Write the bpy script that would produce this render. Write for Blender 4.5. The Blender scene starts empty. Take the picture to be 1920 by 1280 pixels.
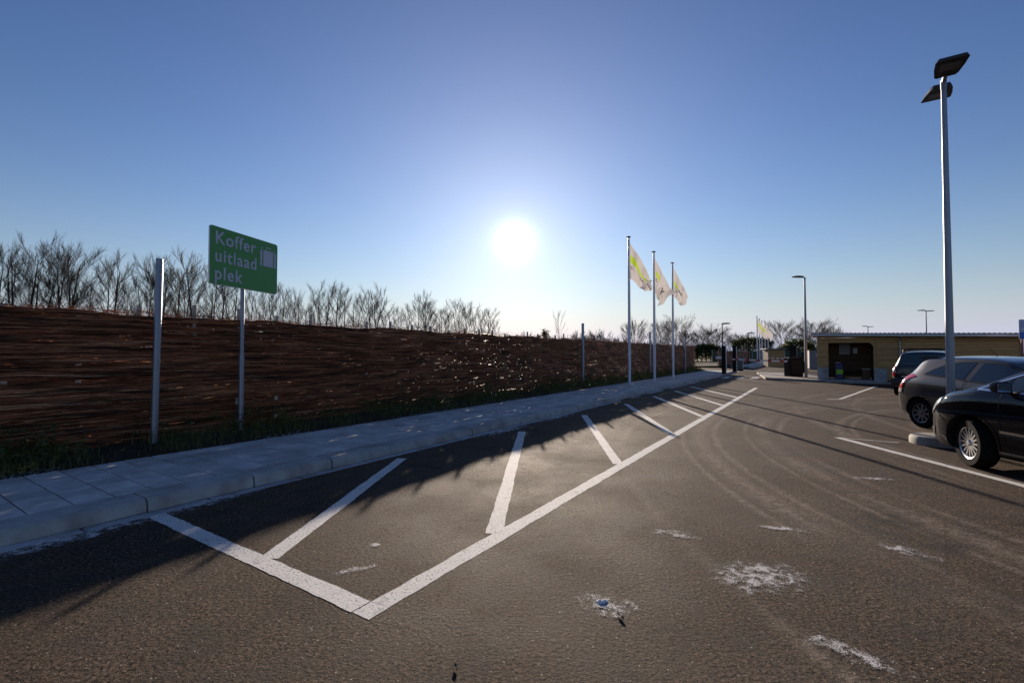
import bpy, bmesh, math, random
import numpy as np
from mathutils import Vector, Matrix
from mathutils.bvhtree import BVHTree

R = math.radians
scene = bpy.context.scene
COL = scene.collection

# ------------------------------------------------------------------ camera
EYE = 1.6
cam_d = bpy.data.cameras.new('camera')
cam = bpy.data.objects.new('camera', cam_d); COL.objects.link(cam)
cam_d.sensor_width = 36.0
cam_d.lens = 36.0 * 872.0 / 1920.0
cam_d.clip_start = 0.05; cam_d.clip_end = 3000
PITCH = math.atan(22 / 872)
cam.location = (0, 0, EYE)
cam.rotation_euler = (R(90) + PITCH, 0, 0)
scene.camera = cam

# ------------------------------------------------------------------ sky and sun
SUN_EL = math.atan(212 / 872)
SUN_AZ = math.atan(5 / 872)          # from +Y towards +X
sun_dir = Vector((math.sin(SUN_AZ) * math.cos(SUN_EL), math.cos(SUN_AZ) * math.cos(SUN_EL), math.sin(SUN_EL)))
world = bpy.data.worlds.new('World'); scene.world = world; world.use_nodes = True
wn = world.node_tree.nodes; wl = world.node_tree.links
wn.clear()
w_out = wn.new('ShaderNodeOutputWorld'); w_bg = wn.new('ShaderNodeBackground')
sky = wn.new('ShaderNodeTexSky'); sky.sky_type = 'NISHITA'; sky.sun_disc = False
sky.sun_elevation = SUN_EL; sky.sun_rotation = SUN_AZ
sky.altitude = 0; sky.air_density = 1.5; sky.dust_density = 0.05; sky.ozone_density = 4.0
w_bg.inputs['Strength'].default_value = 0.06
wl.new(w_bg.outputs[0], w_out.inputs[0])
# the sun itself, seen through winter air: white core and its aureole, centred on the sun's true direction
w_tc = wn.new('ShaderNodeTexCoord')
w_dot = wn.new('ShaderNodeVectorMath'); w_dot.operation = 'DOT_PRODUCT'
w_dot.inputs[1].default_value = sun_dir
wl.new(w_tc.outputs['Generated'], w_dot.inputs[0])
w_ac = wn.new('ShaderNodeMath'); w_ac.operation = 'ARCCOSINE'; w_ac.use_clamp = False
w_min = wn.new('ShaderNodeMath'); w_min.operation = 'MINIMUM'; w_min.inputs[1].default_value = 1.0
wl.new(w_dot.outputs['Value'], w_min.inputs[0]); wl.new(w_min.outputs[0], w_ac.inputs[0])
def aureole(width_deg, power, amp):
    a = wn.new('ShaderNodeMath'); a.operation = 'DIVIDE'; a.inputs[1].default_value = R(width_deg)
    wl.new(w_ac.outputs[0], a.inputs[0])
    b = wn.new('ShaderNodeMath'); b.operation = 'POWER'; b.inputs[1].default_value = power
    wl.new(a.outputs[0], b.inputs[0])
    c = wn.new('ShaderNodeMath'); c.operation = 'MULTIPLY'; c.inputs[1].default_value = -1.0
    wl.new(b.outputs[0], c.inputs[0])
    e = wn.new('ShaderNodeMath'); e.operation = 'EXPONENT'; wl.new(c.outputs[0], e.inputs[0])
    m = wn.new('ShaderNodeMath'); m.operation = 'MULTIPLY'; m.inputs[1].default_value = amp
    wl.new(e.outputs[0], m.inputs[0])
    return m
a1 = aureole(0.80, 1.0, 34.0); a2 = aureole(12.5, 1.0, 4.4)
w_add = wn.new('ShaderNodeMath'); w_add.operation = 'ADD'
wl.new(a1.outputs[0], w_add.inputs[0]); wl.new(a2.outputs[0], w_add.inputs[1])
w_mul = wn.new('ShaderNodeVectorMath'); w_mul.operation = 'SCALE'; w_mul.inputs[0].default_value = (1.08, 1.04, .96)
wl.new(w_add.outputs[0], w_mul.inputs['Scale'])
w_sum = wn.new('ShaderNodeVectorMath'); w_sum.operation = 'ADD'
w_tint = wn.new('ShaderNodeVectorMath'); w_tint.operation = 'MULTIPLY'; w_tint.inputs[1].default_value = (.473, .402, .487)
w_gam = wn.new('ShaderNodeGamma'); w_gam.inputs[1].default_value = 1.43; wl.new(sky.outputs[0], w_gam.inputs[0]); wl.new(w_gam.outputs[0], w_tint.inputs[0])
# pale winter haze thickening towards the horizon, the same all round
w_sep = wn.new('ShaderNodeSeparateXYZ'); wl.new(w_tc.outputs['Generated'], w_sep.inputs[0])
w_el = wn.new('ShaderNodeMath'); w_el.operation = 'MAXIMUM'; w_el.inputs[1].default_value = 0.0; wl.new(w_sep.outputs[2], w_el.inputs[0])
w_e1 = wn.new('ShaderNodeMath'); w_e1.operation = 'MULTIPLY'; w_e1.inputs[1].default_value = -10.3; wl.new(w_el.outputs[0], w_e1.inputs[0])
w_e2 = wn.new('ShaderNodeMath'); w_e2.operation = 'EXPONENT'; wl.new(w_e1.outputs[0], w_e2.inputs[0])
w_e3 = wn.new('ShaderNodeMath'); w_e3.operation = 'MULTIPLY'; w_e3.inputs[1].default_value = 1.0; wl.new(w_e2.outputs[0], w_e3.inputs[0])
w_mix = wn.new('ShaderNodeMix'); w_mix.data_type = 'RGBA'; wl.new(w_e3.outputs[0], w_mix.inputs[0]); wl.new(w_tint.outputs[0], w_mix.inputs[6]); w_mix.inputs[7].default_value = (4.7, 5.7, 8.2, 1)
wl.new(w_mix.outputs[2], w_sum.inputs[0]); wl.new(w_mul.outputs[0], w_sum.inputs[1])
wl.new(w_sum.outputs[0], w_bg.inputs['Color'])

sun_d = bpy.data.lights.new('sun', 'SUN'); sun_d.energy = 4.4; sun_d.angle = R(0.53); sun_d.color = (1.0, 0.84, 0.68)
sun = bpy.data.objects.new('sun', sun_d); COL.objects.link(sun)
sun.rotation_euler = sun_dir.to_track_quat('Z', 'Y').to_euler()

scene.view_settings.view_transform = 'Standard'; scene.view_settings.look = 'None'
scene.view_settings.exposure = 0.9; scene.view_settings.gamma = 1.0
scene.view_settings.use_curve_mapping = False
scene.render.engine = 'CYCLES'
scene.cycles.use_denoising = True
scene.cycles.max_bounces = 6
scene.cycles.sample_clamp_indirect = 4.0

# ------------------------------------------------------------------ helpers
LOT = R(33.2)                       # the kerb runs this far to the right of the view axis
UX, UY = math.sin(LOT), math.cos(LOT)
def lot(s, t, z=0.0):               # s metres along the kerb, t metres to its right
    return Vector((s * UX + t * UY, s * UY - t * UX, z))

def at(px, dist, z=0.0):            # a point under picture column px, dist metres ahead
    return Vector(((px - 960) / 872.0 * dist, dist, z))

class MB:
    def __init__(self): self.v = []; self.f = []; self.mi = []
    def add(self, verts, faces, mi=0):
        o = len(self.v); self.v += [tuple(p) for p in verts]
        self.f += [tuple(i + o for i in f) for f in faces]; self.mi += [mi] * len(faces)
    def box(self, c, s, rz=0.0, bevel=0.0, mi=0, taper=1.0):
        cx, cy, cz = c; hx, hy, hz = s[0] / 2, s[1] / 2, s[2] / 2
        b = min(bevel, hx * .9, hy * .9, hz * .9)
        if b <= 0:
            pts = [(x * hx * (taper if z > 0 else 1), y * hy * (taper if z > 0 else 1), z * hz) for z in (-1, 1) for x, y in ((-1, -1), (1, -1), (1, 1), (-1, 1))]
            fs = [(3, 2, 1, 0), (4, 5, 6, 7), (0, 1, 5, 4), (1, 2, 6, 5), (2, 3, 7, 6), (3, 0, 4, 7)]
        else:
            rings = []
            for z, ins in ((-hz, b), (-hz + b, 0), (hz - b, 0), (hz, b)):
                k = taper if z > 0 else 1
                X, Y = (hx - ins) * k, (hy - ins) * k; q = b if ins == 0 else b * .6
                rings.append([(-X + q, -Y, z), (X - q, -Y, z), (X, -Y + q, z), (X, Y - q, z), (X - q, Y, z), (-X + q, Y, z), (-X, Y - q, z), (-X, -Y + q, z)])
            pts = [p for r in rings for p in r]; fs = [tuple(range(7, -1, -1)), tuple(range(24, 32))]
            for r in range(3):
                for i in range(8):
                    j = (i + 1) % 8; fs.append((r * 8 + i, r * 8 + j, r * 8 + 8 + j, r * 8 + 8 + i))
        ca, sa = math.cos(rz), math.sin(rz)
        self.add([(cx + x * ca - y * sa, cy + x * sa + y * ca, cz + z) for x, y, z in pts], fs, mi)
    def tube(self, pts, rad, n=10, caps=True, mi=0):
        P = [Vector(p) for p in pts]
        rad = rad if isinstance(rad, (list, tuple)) else [rad] * len(P)
        vs = []
        for i, p in enumerate(P):
            T = (P[min(i + 1, len(P) - 1)] - P[max(i - 1, 0)]).normalized()
            a = T.cross(Vector((0, 0, 1)) if abs(T.z) < .9 else Vector((1, 0, 0))).normalized(); b = T.cross(a)
            for k in range(n):
                q = 2 * math.pi * k / n
                vs.append(p + (a * math.cos(q) + b * math.sin(q)) * rad[i])
        fs = []
        for i in range(len(P) - 1):
            for k in range(n):
                l = (k + 1) % n
                fs.append((i * n + k, i * n + l, (i + 1) * n + l, (i + 1) * n + k))
        if caps:
            fs.append(tuple(range(n - 1, -1, -1))); fs.append(tuple(range((len(P) - 1) * n, len(P) * n)))
        self.add(vs, fs, mi)
    def lathe(self, prof, n=24, c=(0, 0, 0), axis='z', mi=0, caps=False):
        vs = []
        for r, h in prof:
            for k in range(n):
                q = 2 * math.pi * k / n; x, y = r * math.cos(q), r * math.sin(q)
                p = (x, y, h) if axis == 'z' else ((x, h, y) if axis == 'y' else (h, x, y))
                vs.append((c[0] + p[0], c[1] + p[1], c[2] + p[2]))
        fs = []
        for i in range(len(prof) - 1):
            for k in range(n):
                l = (k + 1) % n
                fs.append((i * n + k, i * n + l, (i + 1) * n + l, (i + 1) * n + k))
        if caps:
            fs.append(tuple(range(n - 1, -1, -1))); fs.append(tuple(range((len(prof) - 1) * n, len(prof) * n)))
        self.add(vs, fs, mi)
    def prism(self, poly, a, b, axis='y', mi=0):      # poly in the two other axes
        n = len(poly)
        def mk(p, h): return {'y': (p[0], h, p[1]), 'z': (p[0], p[1], h), 'x': (h, p[0], p[1])}[axis]
        vs = [mk(p, a) for p in poly] + [mk(p, b) for p in poly]
        fs = [tuple(range(n - 1, -1, -1)), tuple(range(n, 2 * n))]
        fs += [(i, (i + 1) % n, n + (i + 1) % n, n + i) for i in range(n)]
        self.add(vs, fs, mi)
    def mesh(self, name, mats, smooth=None):
        me = bpy.data.meshes.new(name); me.from_pydata(self.v, [], self.f)
        for m in (mats if isinstance(mats, (list, tuple)) else [mats]): me.materials.append(m)
        if any(self.mi): me.polygons.foreach_set('material_index', self.mi)
        bm = bmesh.new(); bm.from_mesh(me); bmesh.ops.recalc_face_normals(bm, faces=bm.faces); bm.to_mesh(me); bm.free()
        if smooth is not None:
            me.polygons.foreach_set('use_smooth', [True] * len(me.polygons)); me.set_sharp_from_angle(angle=R(smooth))
        me.update(); return me
    def build(self, name, mats, parent=None, smooth=None):
        return link(name, self.mesh(name, mats, smooth), parent)

def link(name, me, parent=None, loc=None, rot=None):
    o = bpy.data.objects.new(name, me); COL.objects.link(o)
    if parent is not None: o.parent = parent
    if loc is not None: o.location = loc
    if rot is not None: o.rotation_euler = rot
    return o

def arr_mesh(name, V, F, mats, smooth=False):
    """verts (n,3), faces (m,4) or (m,3) -> mesh, quickly"""
    V = np.asarray(V, dtype=np.float32).reshape(-1, 3); F = np.asarray(F, dtype=np.int32)
    k = F.shape[1]; me = bpy.data.meshes.new(name)
    me.vertices.add(len(V)); me.vertices.foreach_set('co', V.ravel())
    me.loops.add(F.size); me.loops.foreach_set('vertex_index', F.ravel())
    me.polygons.add(len(F)); me.polygons.foreach_set('loop_start', np.arange(0, F.size, k, dtype=np.int32))
    me.update(calc_edges=True)
    if smooth: me.polygons.foreach_set('use_smooth', np.ones(len(F), dtype=bool))
    for m in (mats if isinstance(mats, (list, tuple)) else [mats]): me.materials.append(m)
    me.validate(); return me

def tubes_arr(P, Rr, sides=3):
    """P (N,K,3), Rr (N,K) -> verts, quads"""
    N, K, _ = P.shape
    T = np.gradient(P, axis=1); T /= np.linalg.norm(T, axis=2, keepdims=True) + 1e-9
    ref = np.where(np.abs(T[..., 2:3]) < .85, np.array([0., 0., 1.]), np.array([1., 0., 0.]))
    a = np.cross(T, ref); a /= np.linalg.norm(a, axis=2, keepdims=True) + 1e-9
    b = np.cross(T, a)
    q = np.arange(sides) * 2 * math.pi / sides
    V = P[:, :, None, :] + Rr[:, :, None, None] * (np.cos(q)[None, None, :, None] * a[:, :, None, :] + np.sin(q)[None, None, :, None] * b[:, :, None, :])
    idx = np.arange(N * K * sides).reshape(N, K, sides); nx = np.roll(idx, -1, axis=2)
    F = np.stack([idx[:, :-1], nx[:, :-1], nx[:, 1:], idx[:, 1:]], axis=-1).reshape(-1, 4)
    return V.reshape(-1, 3), F

def join_arr(parts):
    Vs, Fs, o = [], [], 0
    for V, F in parts:
        Vs.append(V); Fs.append(F + o); o += len(V)
    return np.concatenate(Vs), np.concatenate(Fs)

def tag(o, label=None, cat=None, group=None, kind=None):
    if label: o['label'] = label
    if cat: o['category'] = cat
    if group: o['group'] = group
    if kind: o['kind'] = kind
    return o

def thing(name, label, cat, loc=(0, 0, 0), rz=0.0, group=None):
    o = bpy.data.objects.new(name, None); COL.objects.link(o)
    o.location = loc; o.rotation_euler = (0, 0, rz); o.empty_display_size = .2
    return tag(o, label, cat, group)

def copy_tree(o, parent=None):
    c = o.copy(); COL.objects.link(c); c.parent = parent
    for ch in list(o.children): copy_tree(ch, c)
    return c

# ------------------------------------------------------------------ materials
class NT:
    def __init__(self, name):
        self.m = bpy.data.materials.new(name); self.m.use_nodes = True
        self.t = self.m.node_tree; self.t.nodes.clear()
        self.out = self.n('ShaderNodeOutputMaterial')
    def n(self, typ, **kw):
        nd = self.t.nodes.new(typ)
        for k, v in kw.items(): setattr(nd, k, v)
        return nd
    def l(self, a, b): self.t.links.new(a, b)
    def val(self, sock, v):
        if hasattr(v, 'node'): self.l(v, sock)
        elif isinstance(v, (tuple, list)) and len(v) == 3 and sock.type == 'RGBA': sock.default_value = (*v, 1)
        else: sock.default_value = v
    def bsdf(self, color=(.5, .5, .5), rough=.6, metal=0.0, spec=.5, coat=0.0, coat_rough=.05, normal=None, **kw):
        b = self.n('ShaderNodeBsdfPrincipled')
        self.val(b.inputs['Base Color'], color); self.val(b.inputs['Roughness'], rough); self.val(b.inputs['Metallic'], metal)
        self.val(b.inputs['Specular IOR Level'], spec); self.val(b.inputs['Coat Weight'], coat); self.val(b.inputs['Coat Roughness'], coat_rough)
        if normal is not None: self.l(normal, b.inputs['Normal'])
        return b
    def done(self, sh): self.l(sh, self.out.inputs['Surface']); return self.m
    def pos(self): return self.n('ShaderNodeNewGeometry').outputs['Position']
    def obj(self): return self.n('ShaderNodeTexCoord').outputs['Object']
    def map(self, vec, scale=(1, 1, 1), loc=(0, 0, 0), rot=(0, 0, 0)):
        m = self.n('ShaderNodeMapping'); self.l(vec, m.inputs[0])
        m.inputs['Scale'].default_value = scale; m.inputs['Location'].default_value = loc; m.inputs['Rotation'].default_value = rot
        return m.outputs[0]
    def noise(self, vec, scale, detail=3.0, rough=.55, dist=0.0):
        n = self.n('ShaderNodeTexNoise'); self.l(vec, n.inputs['Vector'])
        n.inputs['Scale'].default_value = scale; n.inputs['Detail'].default_value = detail
        n.inputs['Roughness'].default_value = rough; n.inputs['Distortion'].default_value = dist
        return n.outputs['Fac']
    def voro(self, vec, scale, feature='F1', out='Distance', rnd=1.0):
        n = self.n('ShaderNodeTexVoronoi', feature=feature); self.l(vec, n.inputs['Vector']); n.inputs['Scale'].default_value = scale
        n.inputs['Randomness'].default_value = rnd
        return n.outputs[out]
    def ramp(self, fac, stops, interp='LINEAR'):
        r = self.n('ShaderNodeValToRGB'); self.l(fac, r.inputs[0]); r.color_ramp.interpolation = interp
        while len(r.color_ramp.elements) < len(stops): r.color_ramp.elements.new(.5)
        for e, (p, c) in zip(r.color_ramp.elements, stops):
            e.position = p; e.color = (*c, 1) if isinstance(c, (tuple, list)) else (c, c, c, 1)
        return r.outputs[0]
    def mix(self, fac, a, b, mode='MIX'):
        m = self.n('ShaderNodeMix', data_type='RGBA', blend_type=mode)
        self.val(m.inputs[0], fac); self.val(m.inputs[6], a); self.val(m.inputs[7], b)
        return m.outputs[2]
    def math(self, op, a, b=None, c=None, clamp=False):
        m = self.n('ShaderNodeMath', operation=op, use_clamp=clamp); self.val(m.inputs[0], a)
        if b is not None: self.val(m.inputs[1], b)
        if c is not None: self.val(m.inputs[2], c)
        return m.outputs[0]
    def bump(self, h, strength=.5, dist=.01, normal=None):
        b = self.n('ShaderNodeBump'); self.l(h, b.inputs['Height']); b.inputs['Strength'].default_value = strength; b.inputs['Distance'].default_value = dist
        if normal is not None: self.l(normal, b.inputs['Normal'])
        return b.outputs[0]

def asphalt_height(t, p):
    """coarse aggregate with open pits"""
    v = t.voro(p, 95.0); n = t.noise(p, 40.0, 6.0, .78)
    h = t.math('SUBTRACT', t.math('MULTIPLY', n, 1.5), t.math('MULTIPLY', v, .25))
    return h, n, v

def ring_mask(t, p, cx, cy, r, w):
    """1 inside a circular tyre track"""
    d = t.n('ShaderNodeVectorMath', operation='DISTANCE'); t.l(p, d.inputs[0]); d.inputs[1].default_value = (cx, cy, 0)
    a = t.math('ABSOLUTE', t.math('SUBTRACT', d.outputs['Value'], r))
    return t.math('SUBTRACT', 1.0, t.math('DIVIDE', a, w), clamp=True)

def m_asphalt():
    t = NT('asphalt'); p = t.pos()
    h, n, v = asphalt_height(t, p)
    base = t.ramp(n, [(.40, (.024, .016, .011)), (.46, (.062, .041, .028)), (.53, (.112, .077, .054)), (.62, (.22, .157, .112))])
    pits = t.noise(p, 42.0, 3.5, .62); pit = t.ramp(t.math('ADD', pits, t.math('MULTIPLY', t.math('SUBTRACT', t.noise(p, 6.0, 2.0), .5), .16)), [(.40, 0.0), (.435, 1.0)])
    base = t.mix(pit, (.003, .0025, .002), base)  # self-shadow inside the pits painted as near-black, since bump casts none
    big = t.noise(p, .55, 3.0); mid = t.noise(p, 3.2, 3.0)
    base = t.mix(t.ramp(big, [(.40, 0.0), (.62, .35)]), base, (.100, .070, .049), 'MIX')
    base = t.mix(t.ramp(mid, [(.36, .5), (.56, 0.0)]), base, (.036, .031, .027), 'MIX')
    # dusty tyre tracks of turning cars
    brush = t.noise(p, 11.0, 3.0, .7)
    tr = None
    for cx, cy, r, w in ((14.8, 4.7, 12.0, .20), (14.8, 4.7, 11.72, .09), (14.8, 4.7, 12.3, .07), (14.8, 4.7, 10.85, .24), (14.8, 4.7, 10.5, .10), (14.8, 4.7, 11.15, .07), (14.8, 4.7, 9.45, .13), (14.8, 4.7, 9.2, .07), (14.8, 4.7, 13.35, .10), (15.6, 5.6, 8.2, .12), (22.0, 6.0, 14.2, .16), (22.0, 6.0, 15.7, .16)):
        q = ring_mask(t, p, cx, cy, r, w); tr = q if tr is None else t.math('MAXIMUM', tr, q)
    tr = t.math('MULTIPLY', tr, t.ramp(brush, [(.36, 0.0), (.58, 1.0)]))
    tr = t.math('MULTIPLY', tr, t.ramp(t.noise(p, .45, 2.0), [(.36, 0.10), (.56, .60)]))
    base = t.mix(tr, base, (.30, .245, .195))
    # a rough dark repair on the right
    d = t.n('ShaderNodeVectorMath', operation='DISTANCE'); t.l(t.map(p, (1.6, .7, 0), rot=(0, 0, R(-25))), d.inputs[0])
    c = Matrix.Rotation(R(-25), 4, 'Z') @ Vector((3.6 * 1.6, 4.35 * .7, 0)); d.inputs[1].default_value = c
    rep = t.math('MULTIPLY', t.ramp(t.math('ADD', d.outputs['Value'], t.math('MULTIPLY', mid, 1.2)), [(.65, 1.0), (1.35, 0.0)]), .85)
    base = t.mix(rep, base, (.018, .016, .015))
    # oil drips
    oil = t.ramp(t.noise(p, 1.5, 4.0, .6, .4), [(.66, 0.0), (.70, .7)])
    base = t.mix(oil, base, (.016, .014, .013))
    # pale chips
    cell = t.voro(p, 95.0, out='Color'); sep = t.n('ShaderNodeSeparateColor'); t.l(cell, sep.inputs[0])
    chip = t.math('MULTIPLY', t.math('GREATER_THAN', sep.outputs[0], .990), t.math('LESS_THAN', v, .42))
    base = t.mix(chip, base, (.50, .46, .40))
    wet = t.ramp(t.noise(p, .8, 4.0, .65), [(.40, 1.0), (.66, 0.0)])           # polished, slightly damp areas
    rough = t.math('SUBTRACT', t.math('ADD', .74, t.math('MULTIPLY', n, .25)), t.math('MULTIPLY', wet, .12))
    hh = t.math('ADD', h, t.math('MULTIPLY', pit, .6))
    nm = t.bump(hh, 1.0, .013)
    return t.done(t.bsdf(base, rough, spec=.10, normal=nm).outputs[0])

def m_paint():
    t = NT('road_paint'); p = t.pos(); h, n, v = asphalt_height(t, p)
    pits = t.noise(p, 58.0, 1.5, .5); loc = t.noise(p, 1.7, 3.0)
    thr = t.math('ADD', .30, t.math('MULTIPLY', loc, .16))
    wear = t.math('ADD', t.math('MULTIPLY', t.math('SUBTRACT', thr, pits), 16.0, clamp=True), t.ramp(t.noise(p, 9.0, 5.0, .7), [(.58, 0.0), (.70, .6)]), clamp=True)
    col = t.mix(t.noise(p, 4.0), (.60, .585, .555), (.76, .75, .72))
    col = t.mix(wear, col, (.06, .055, .05))
    return t.done(t.bsdf(col, .8, spec=.2, normal=t.bump(h, .45, .009)).outputs[0])

def m_simple(name, col, rough=.6, metal=0.0, spec=.5, var=.25, scale=8.0, bump=0.0, bscale=40.0, coat=0.0, obj=True):
    t = NT(name); p = t.obj() if obj else t.pos()
    dark = tuple(c * (1 - var) for c in col); lite = tuple(min(1, c * (1 + var)) for c in col)
    c = t.ramp(t.noise(p, scale, 4.0), [(.3, dark), (.7, lite)])
    nm = t.bump(t.noise(p, bscale, 3.0), bump, .004) if bump else None
    r = t.math('ADD', rough - .06, t.math('MULTIPLY', t.noise(p, scale * 2.3, 2.0), .12))
    return t.done(t.bsdf(c, r, metal, spec, coat, normal=nm).outputs[0])

def m_concrete(name, col, rnd=.2, stain=.6):
    t = NT(name); p = t.pos(); oi = t.n('ShaderNodeObjectInfo').outputs['Random']
    k = t.math('ADD', 1 - rnd / 2, t.math('MULTIPLY', oi, rnd))
    c = t.ramp(t.noise(p, 5.0, 5.0, .6), [(.28, tuple(x * .78 for x in col)), (.72, tuple(x * 1.16 for x in col))])
    c = t.mix(t.ramp(t.noise(p, 2.1, 5.0, .6), [(.45, 0.0), (.62, stain)]), c, tuple(x * k_ for x, k_ in zip(col, (.52, .46, .40))))
    g = t.noise(p, 160.0, 2.0)
    c = t.mix(t.ramp(g, [(.3, .25), (.5, 0.0)]), c, tuple(x * .45 for x in col))
    vm = t.n('ShaderNodeVectorMath', operation='SCALE'); t.l(c, vm.inputs[0]); t.l(k, vm.inputs['Scale'])
    return t.done(t.bsdf(vm.outputs[0], .78, spec=.3, normal=t.bump(g, .35, .003)).outputs[0])

def m_galv(name='galvanised_steel', col=(.26, .28, .33)):
    t = NT(name); p = t.obj()
    sp = t.voro(t.map(p, (1, 1, .45)), 38.0, out='Color'); s = t.n('ShaderNodeSeparateColor'); t.l(sp, s.inputs[0])
    n = t.noise(p, 6.0, 4.0)
    k = t.math('ADD', t.math('MULTIPLY', s.outputs[0], .16), t.math('MULTIPLY', n, .84))
    c = t.ramp(k, [(.2, tuple(x * .78 for x in col)), (.8, tuple(x * 1.1 for x in col))])
    return t.done(t.bsdf(c, t.math('ADD', .36, t.math('MULTIPLY', k, .2)), .75, .5).outputs[0])

def m_wicker():
    t = NT('willow_twigs'); g = t.n('ShaderNodeNewGeometry'); r = g.outputs['Random Per Island']; p = g.outputs['Position']
    c = t.ramp(r, [(0, (.08, .022, .010)), (.3, (.28, .085, .034)), (.6, (.40, .145, .058)), (.88, (.54, .25, .12)), (1, (.70, .48, .32))])
    st = t.noise(t.map(p, (.9, .9, 26.0)), 1.0, 4.0, .65)
    c = t.mix(t.ramp(st, [(.40, .9), (.56, .0)]), c, (.030, .011, .006), 'MIX')
    c = t.mix(t.ramp(st, [(.60, .0), (.72, .55)]), c, (.55, .30, .17), 'MIX')
    return t.done(t.bsdf(c, .55, spec=.35).outputs[0])

def m_bark(name, col):
    t = NT(name); g = t.n('ShaderNodeNewGeometry'); p = t.obj()
    c = t.ramp(t.noise(p, 3.0, 4.0), [(.3, tuple(x * .6 for x in col)), (.7, tuple(x * 1.35 for x in col))])
    return t.done(t.bsdf(c, .8, spec=.25, normal=t.bump(t.noise(t.map(p, (12, 12, 2)), 3.0, 3.0), .5, .02)).outputs[0])

def m_leaf(name, a, b, trans=.4):
    t = NT(name); g = t.n('ShaderNodeNewGeometry'); r = g.outputs['Random Per Island']
    c = t.mix(r, a, b); c = t.mix(t.math('GREATER_THAN', r, .93), c, (.22, .17, .06))
    d = t.bsdf(c, .5, spec=.35); tr = t.n('ShaderNodeBsdfTranslucent'); t.l(t.mix(.35, c, (.25, .28, .03)), tr.inputs['Color'])
    mx = t.n('ShaderNodeMixShader'); mx.inputs[0].default_value = trans
    t.l(d.outputs[0], mx.inputs[1]); t.l(tr.outputs[0], mx.inputs[2])
    return t.done(mx.outputs[0])

def m_carpaint(name, col, flake=.35, dirt=.15, spec=.3):
    t = NT(name); p = t.obj()
    d = t.ramp(t.noise(p, 2.4, 4.0), [(.45, 0.0), (.8, dirt)])
    c = t.mix(d, col, (.16, .14, .12))
    r = t.math('ADD', .28, t.math('MULTIPLY', d, .8))
    return t.done(t.bsdf(c, r, flake, spec, coat=1.0, coat_rough=t.math('ADD', .03, t.math('MULTIPLY', d, .6))).outputs[0])

def m_plain(name, col, rough=.4, metal=0.0, spec=.5, coat=0.0):
    t = NT(name); p = t.obj(); n = t.noise(p, 14.0, 3.0)
    c = t.mix(t.math('MULTIPLY', n, .25), col, tuple(x * .6 for x in col))
    return t.done(t.bsdf(c, rough, metal, spec, coat).outputs[0])

def m_cloth(name, col):
    t = NT(name); p = t.obj(); n = t.noise(p, 90.0, 2.0)
    c = t.mix(t.math('MULTIPLY', n, .2), col, tuple(x * .7 for x in col))
    d = t.bsdf(c, .8, spec=.2); tr = t.n('ShaderNodeBsdfTranslucent'); t.l(c, tr.inputs['Color'])
    mx = t.n('ShaderNodeMixShader'); mx.inputs[0].default_value = .33
    t.l(d.outputs[0], mx.inputs[1]); t.l(tr.outputs[0], mx.inputs[2]); return t.done(mx.outputs[0])

def m_wood(name, col, rnd=.3):
    t = NT(name); p = t.obj(); oi = t.n('ShaderNodeObjectInfo').outputs['Random']
    v = t.n('ShaderNodeVectorMath', operation='ADD'); t.l(p, v.inputs[0]); cb = t.n('ShaderNodeCombineXYZ')
    t.l(t.math('MULTIPLY', oi, 37.0), cb.inputs[0]); t.l(t.math('MULTIPLY', oi, 91.0), cb.inputs[2]); t.l(cb.outputs[0], v.inputs[1])
    g = t.noise(t.map(v.outputs[0], (1.2, 6, 30)), 1.6, 4.0, .6, .6)
    c = t.ramp(g, [(.25, tuple(x * .55 for x in col)), (.55, col), (.8, tuple(x * 1.25 for x in col))])
    k = t.math('ADD', 1 - rnd / 2, t.math('MULTIPLY', oi, rnd))
    vm = t.n('ShaderNodeVectorMath', operation='SCALE'); t.l(c, vm.inputs[0]); t.l(k, vm.inputs['Scale'])
    return t.done(t.bsdf(vm.outputs[0], .7, spec=.25).outputs[0])

def m_ground():
    t = NT('field_grass'); p = t.pos()
    n = t.noise(p, .25, 4.0); f = t.noise(p, 14.0, 4.0)
    c = t.mix(n, (.055, .075, .022), (.11, .10, .045)); c = t.mix(t.math('MULTIPLY', f, .5), c, (.03, .035, .012))
    return t.done(t.bsdf(c, .9, spec=.15, normal=t.bump(f, .6, .06)).outputs[0])

def m_soil():
    t = NT('verge_soil'); p = t.pos(); f = t.noise(p, 26.0, 5.0, .65); n = t.noise(p, 2.0, 3.0)
    c = t.ramp(f, [(.3, (.02, .016, .012)), (.55, (.06, .048, .036)), (.75, (.11, .095, .075))])
    c = t.mix(t.ramp(n, [(.45, 0.0), (.65, .6)]), c, (.03, .045, .016))
    return t.done(t.bsdf(c, .9, spec=.15, normal=t.bump(f, .9, .03)).outputs[0])

def m_frost(name='frost'):
    t = NT(name); p = t.pos()
    c = t.mix(t.noise(p, 60.0, 2.0), (.62, .64, .68), (.85, .86, .88))
    return t.done(t.bsdf(c, .6, spec=.4, normal=t.bump(t.noise(p, 220.0, 2.0), .5, .003)).outputs[0])

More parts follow.
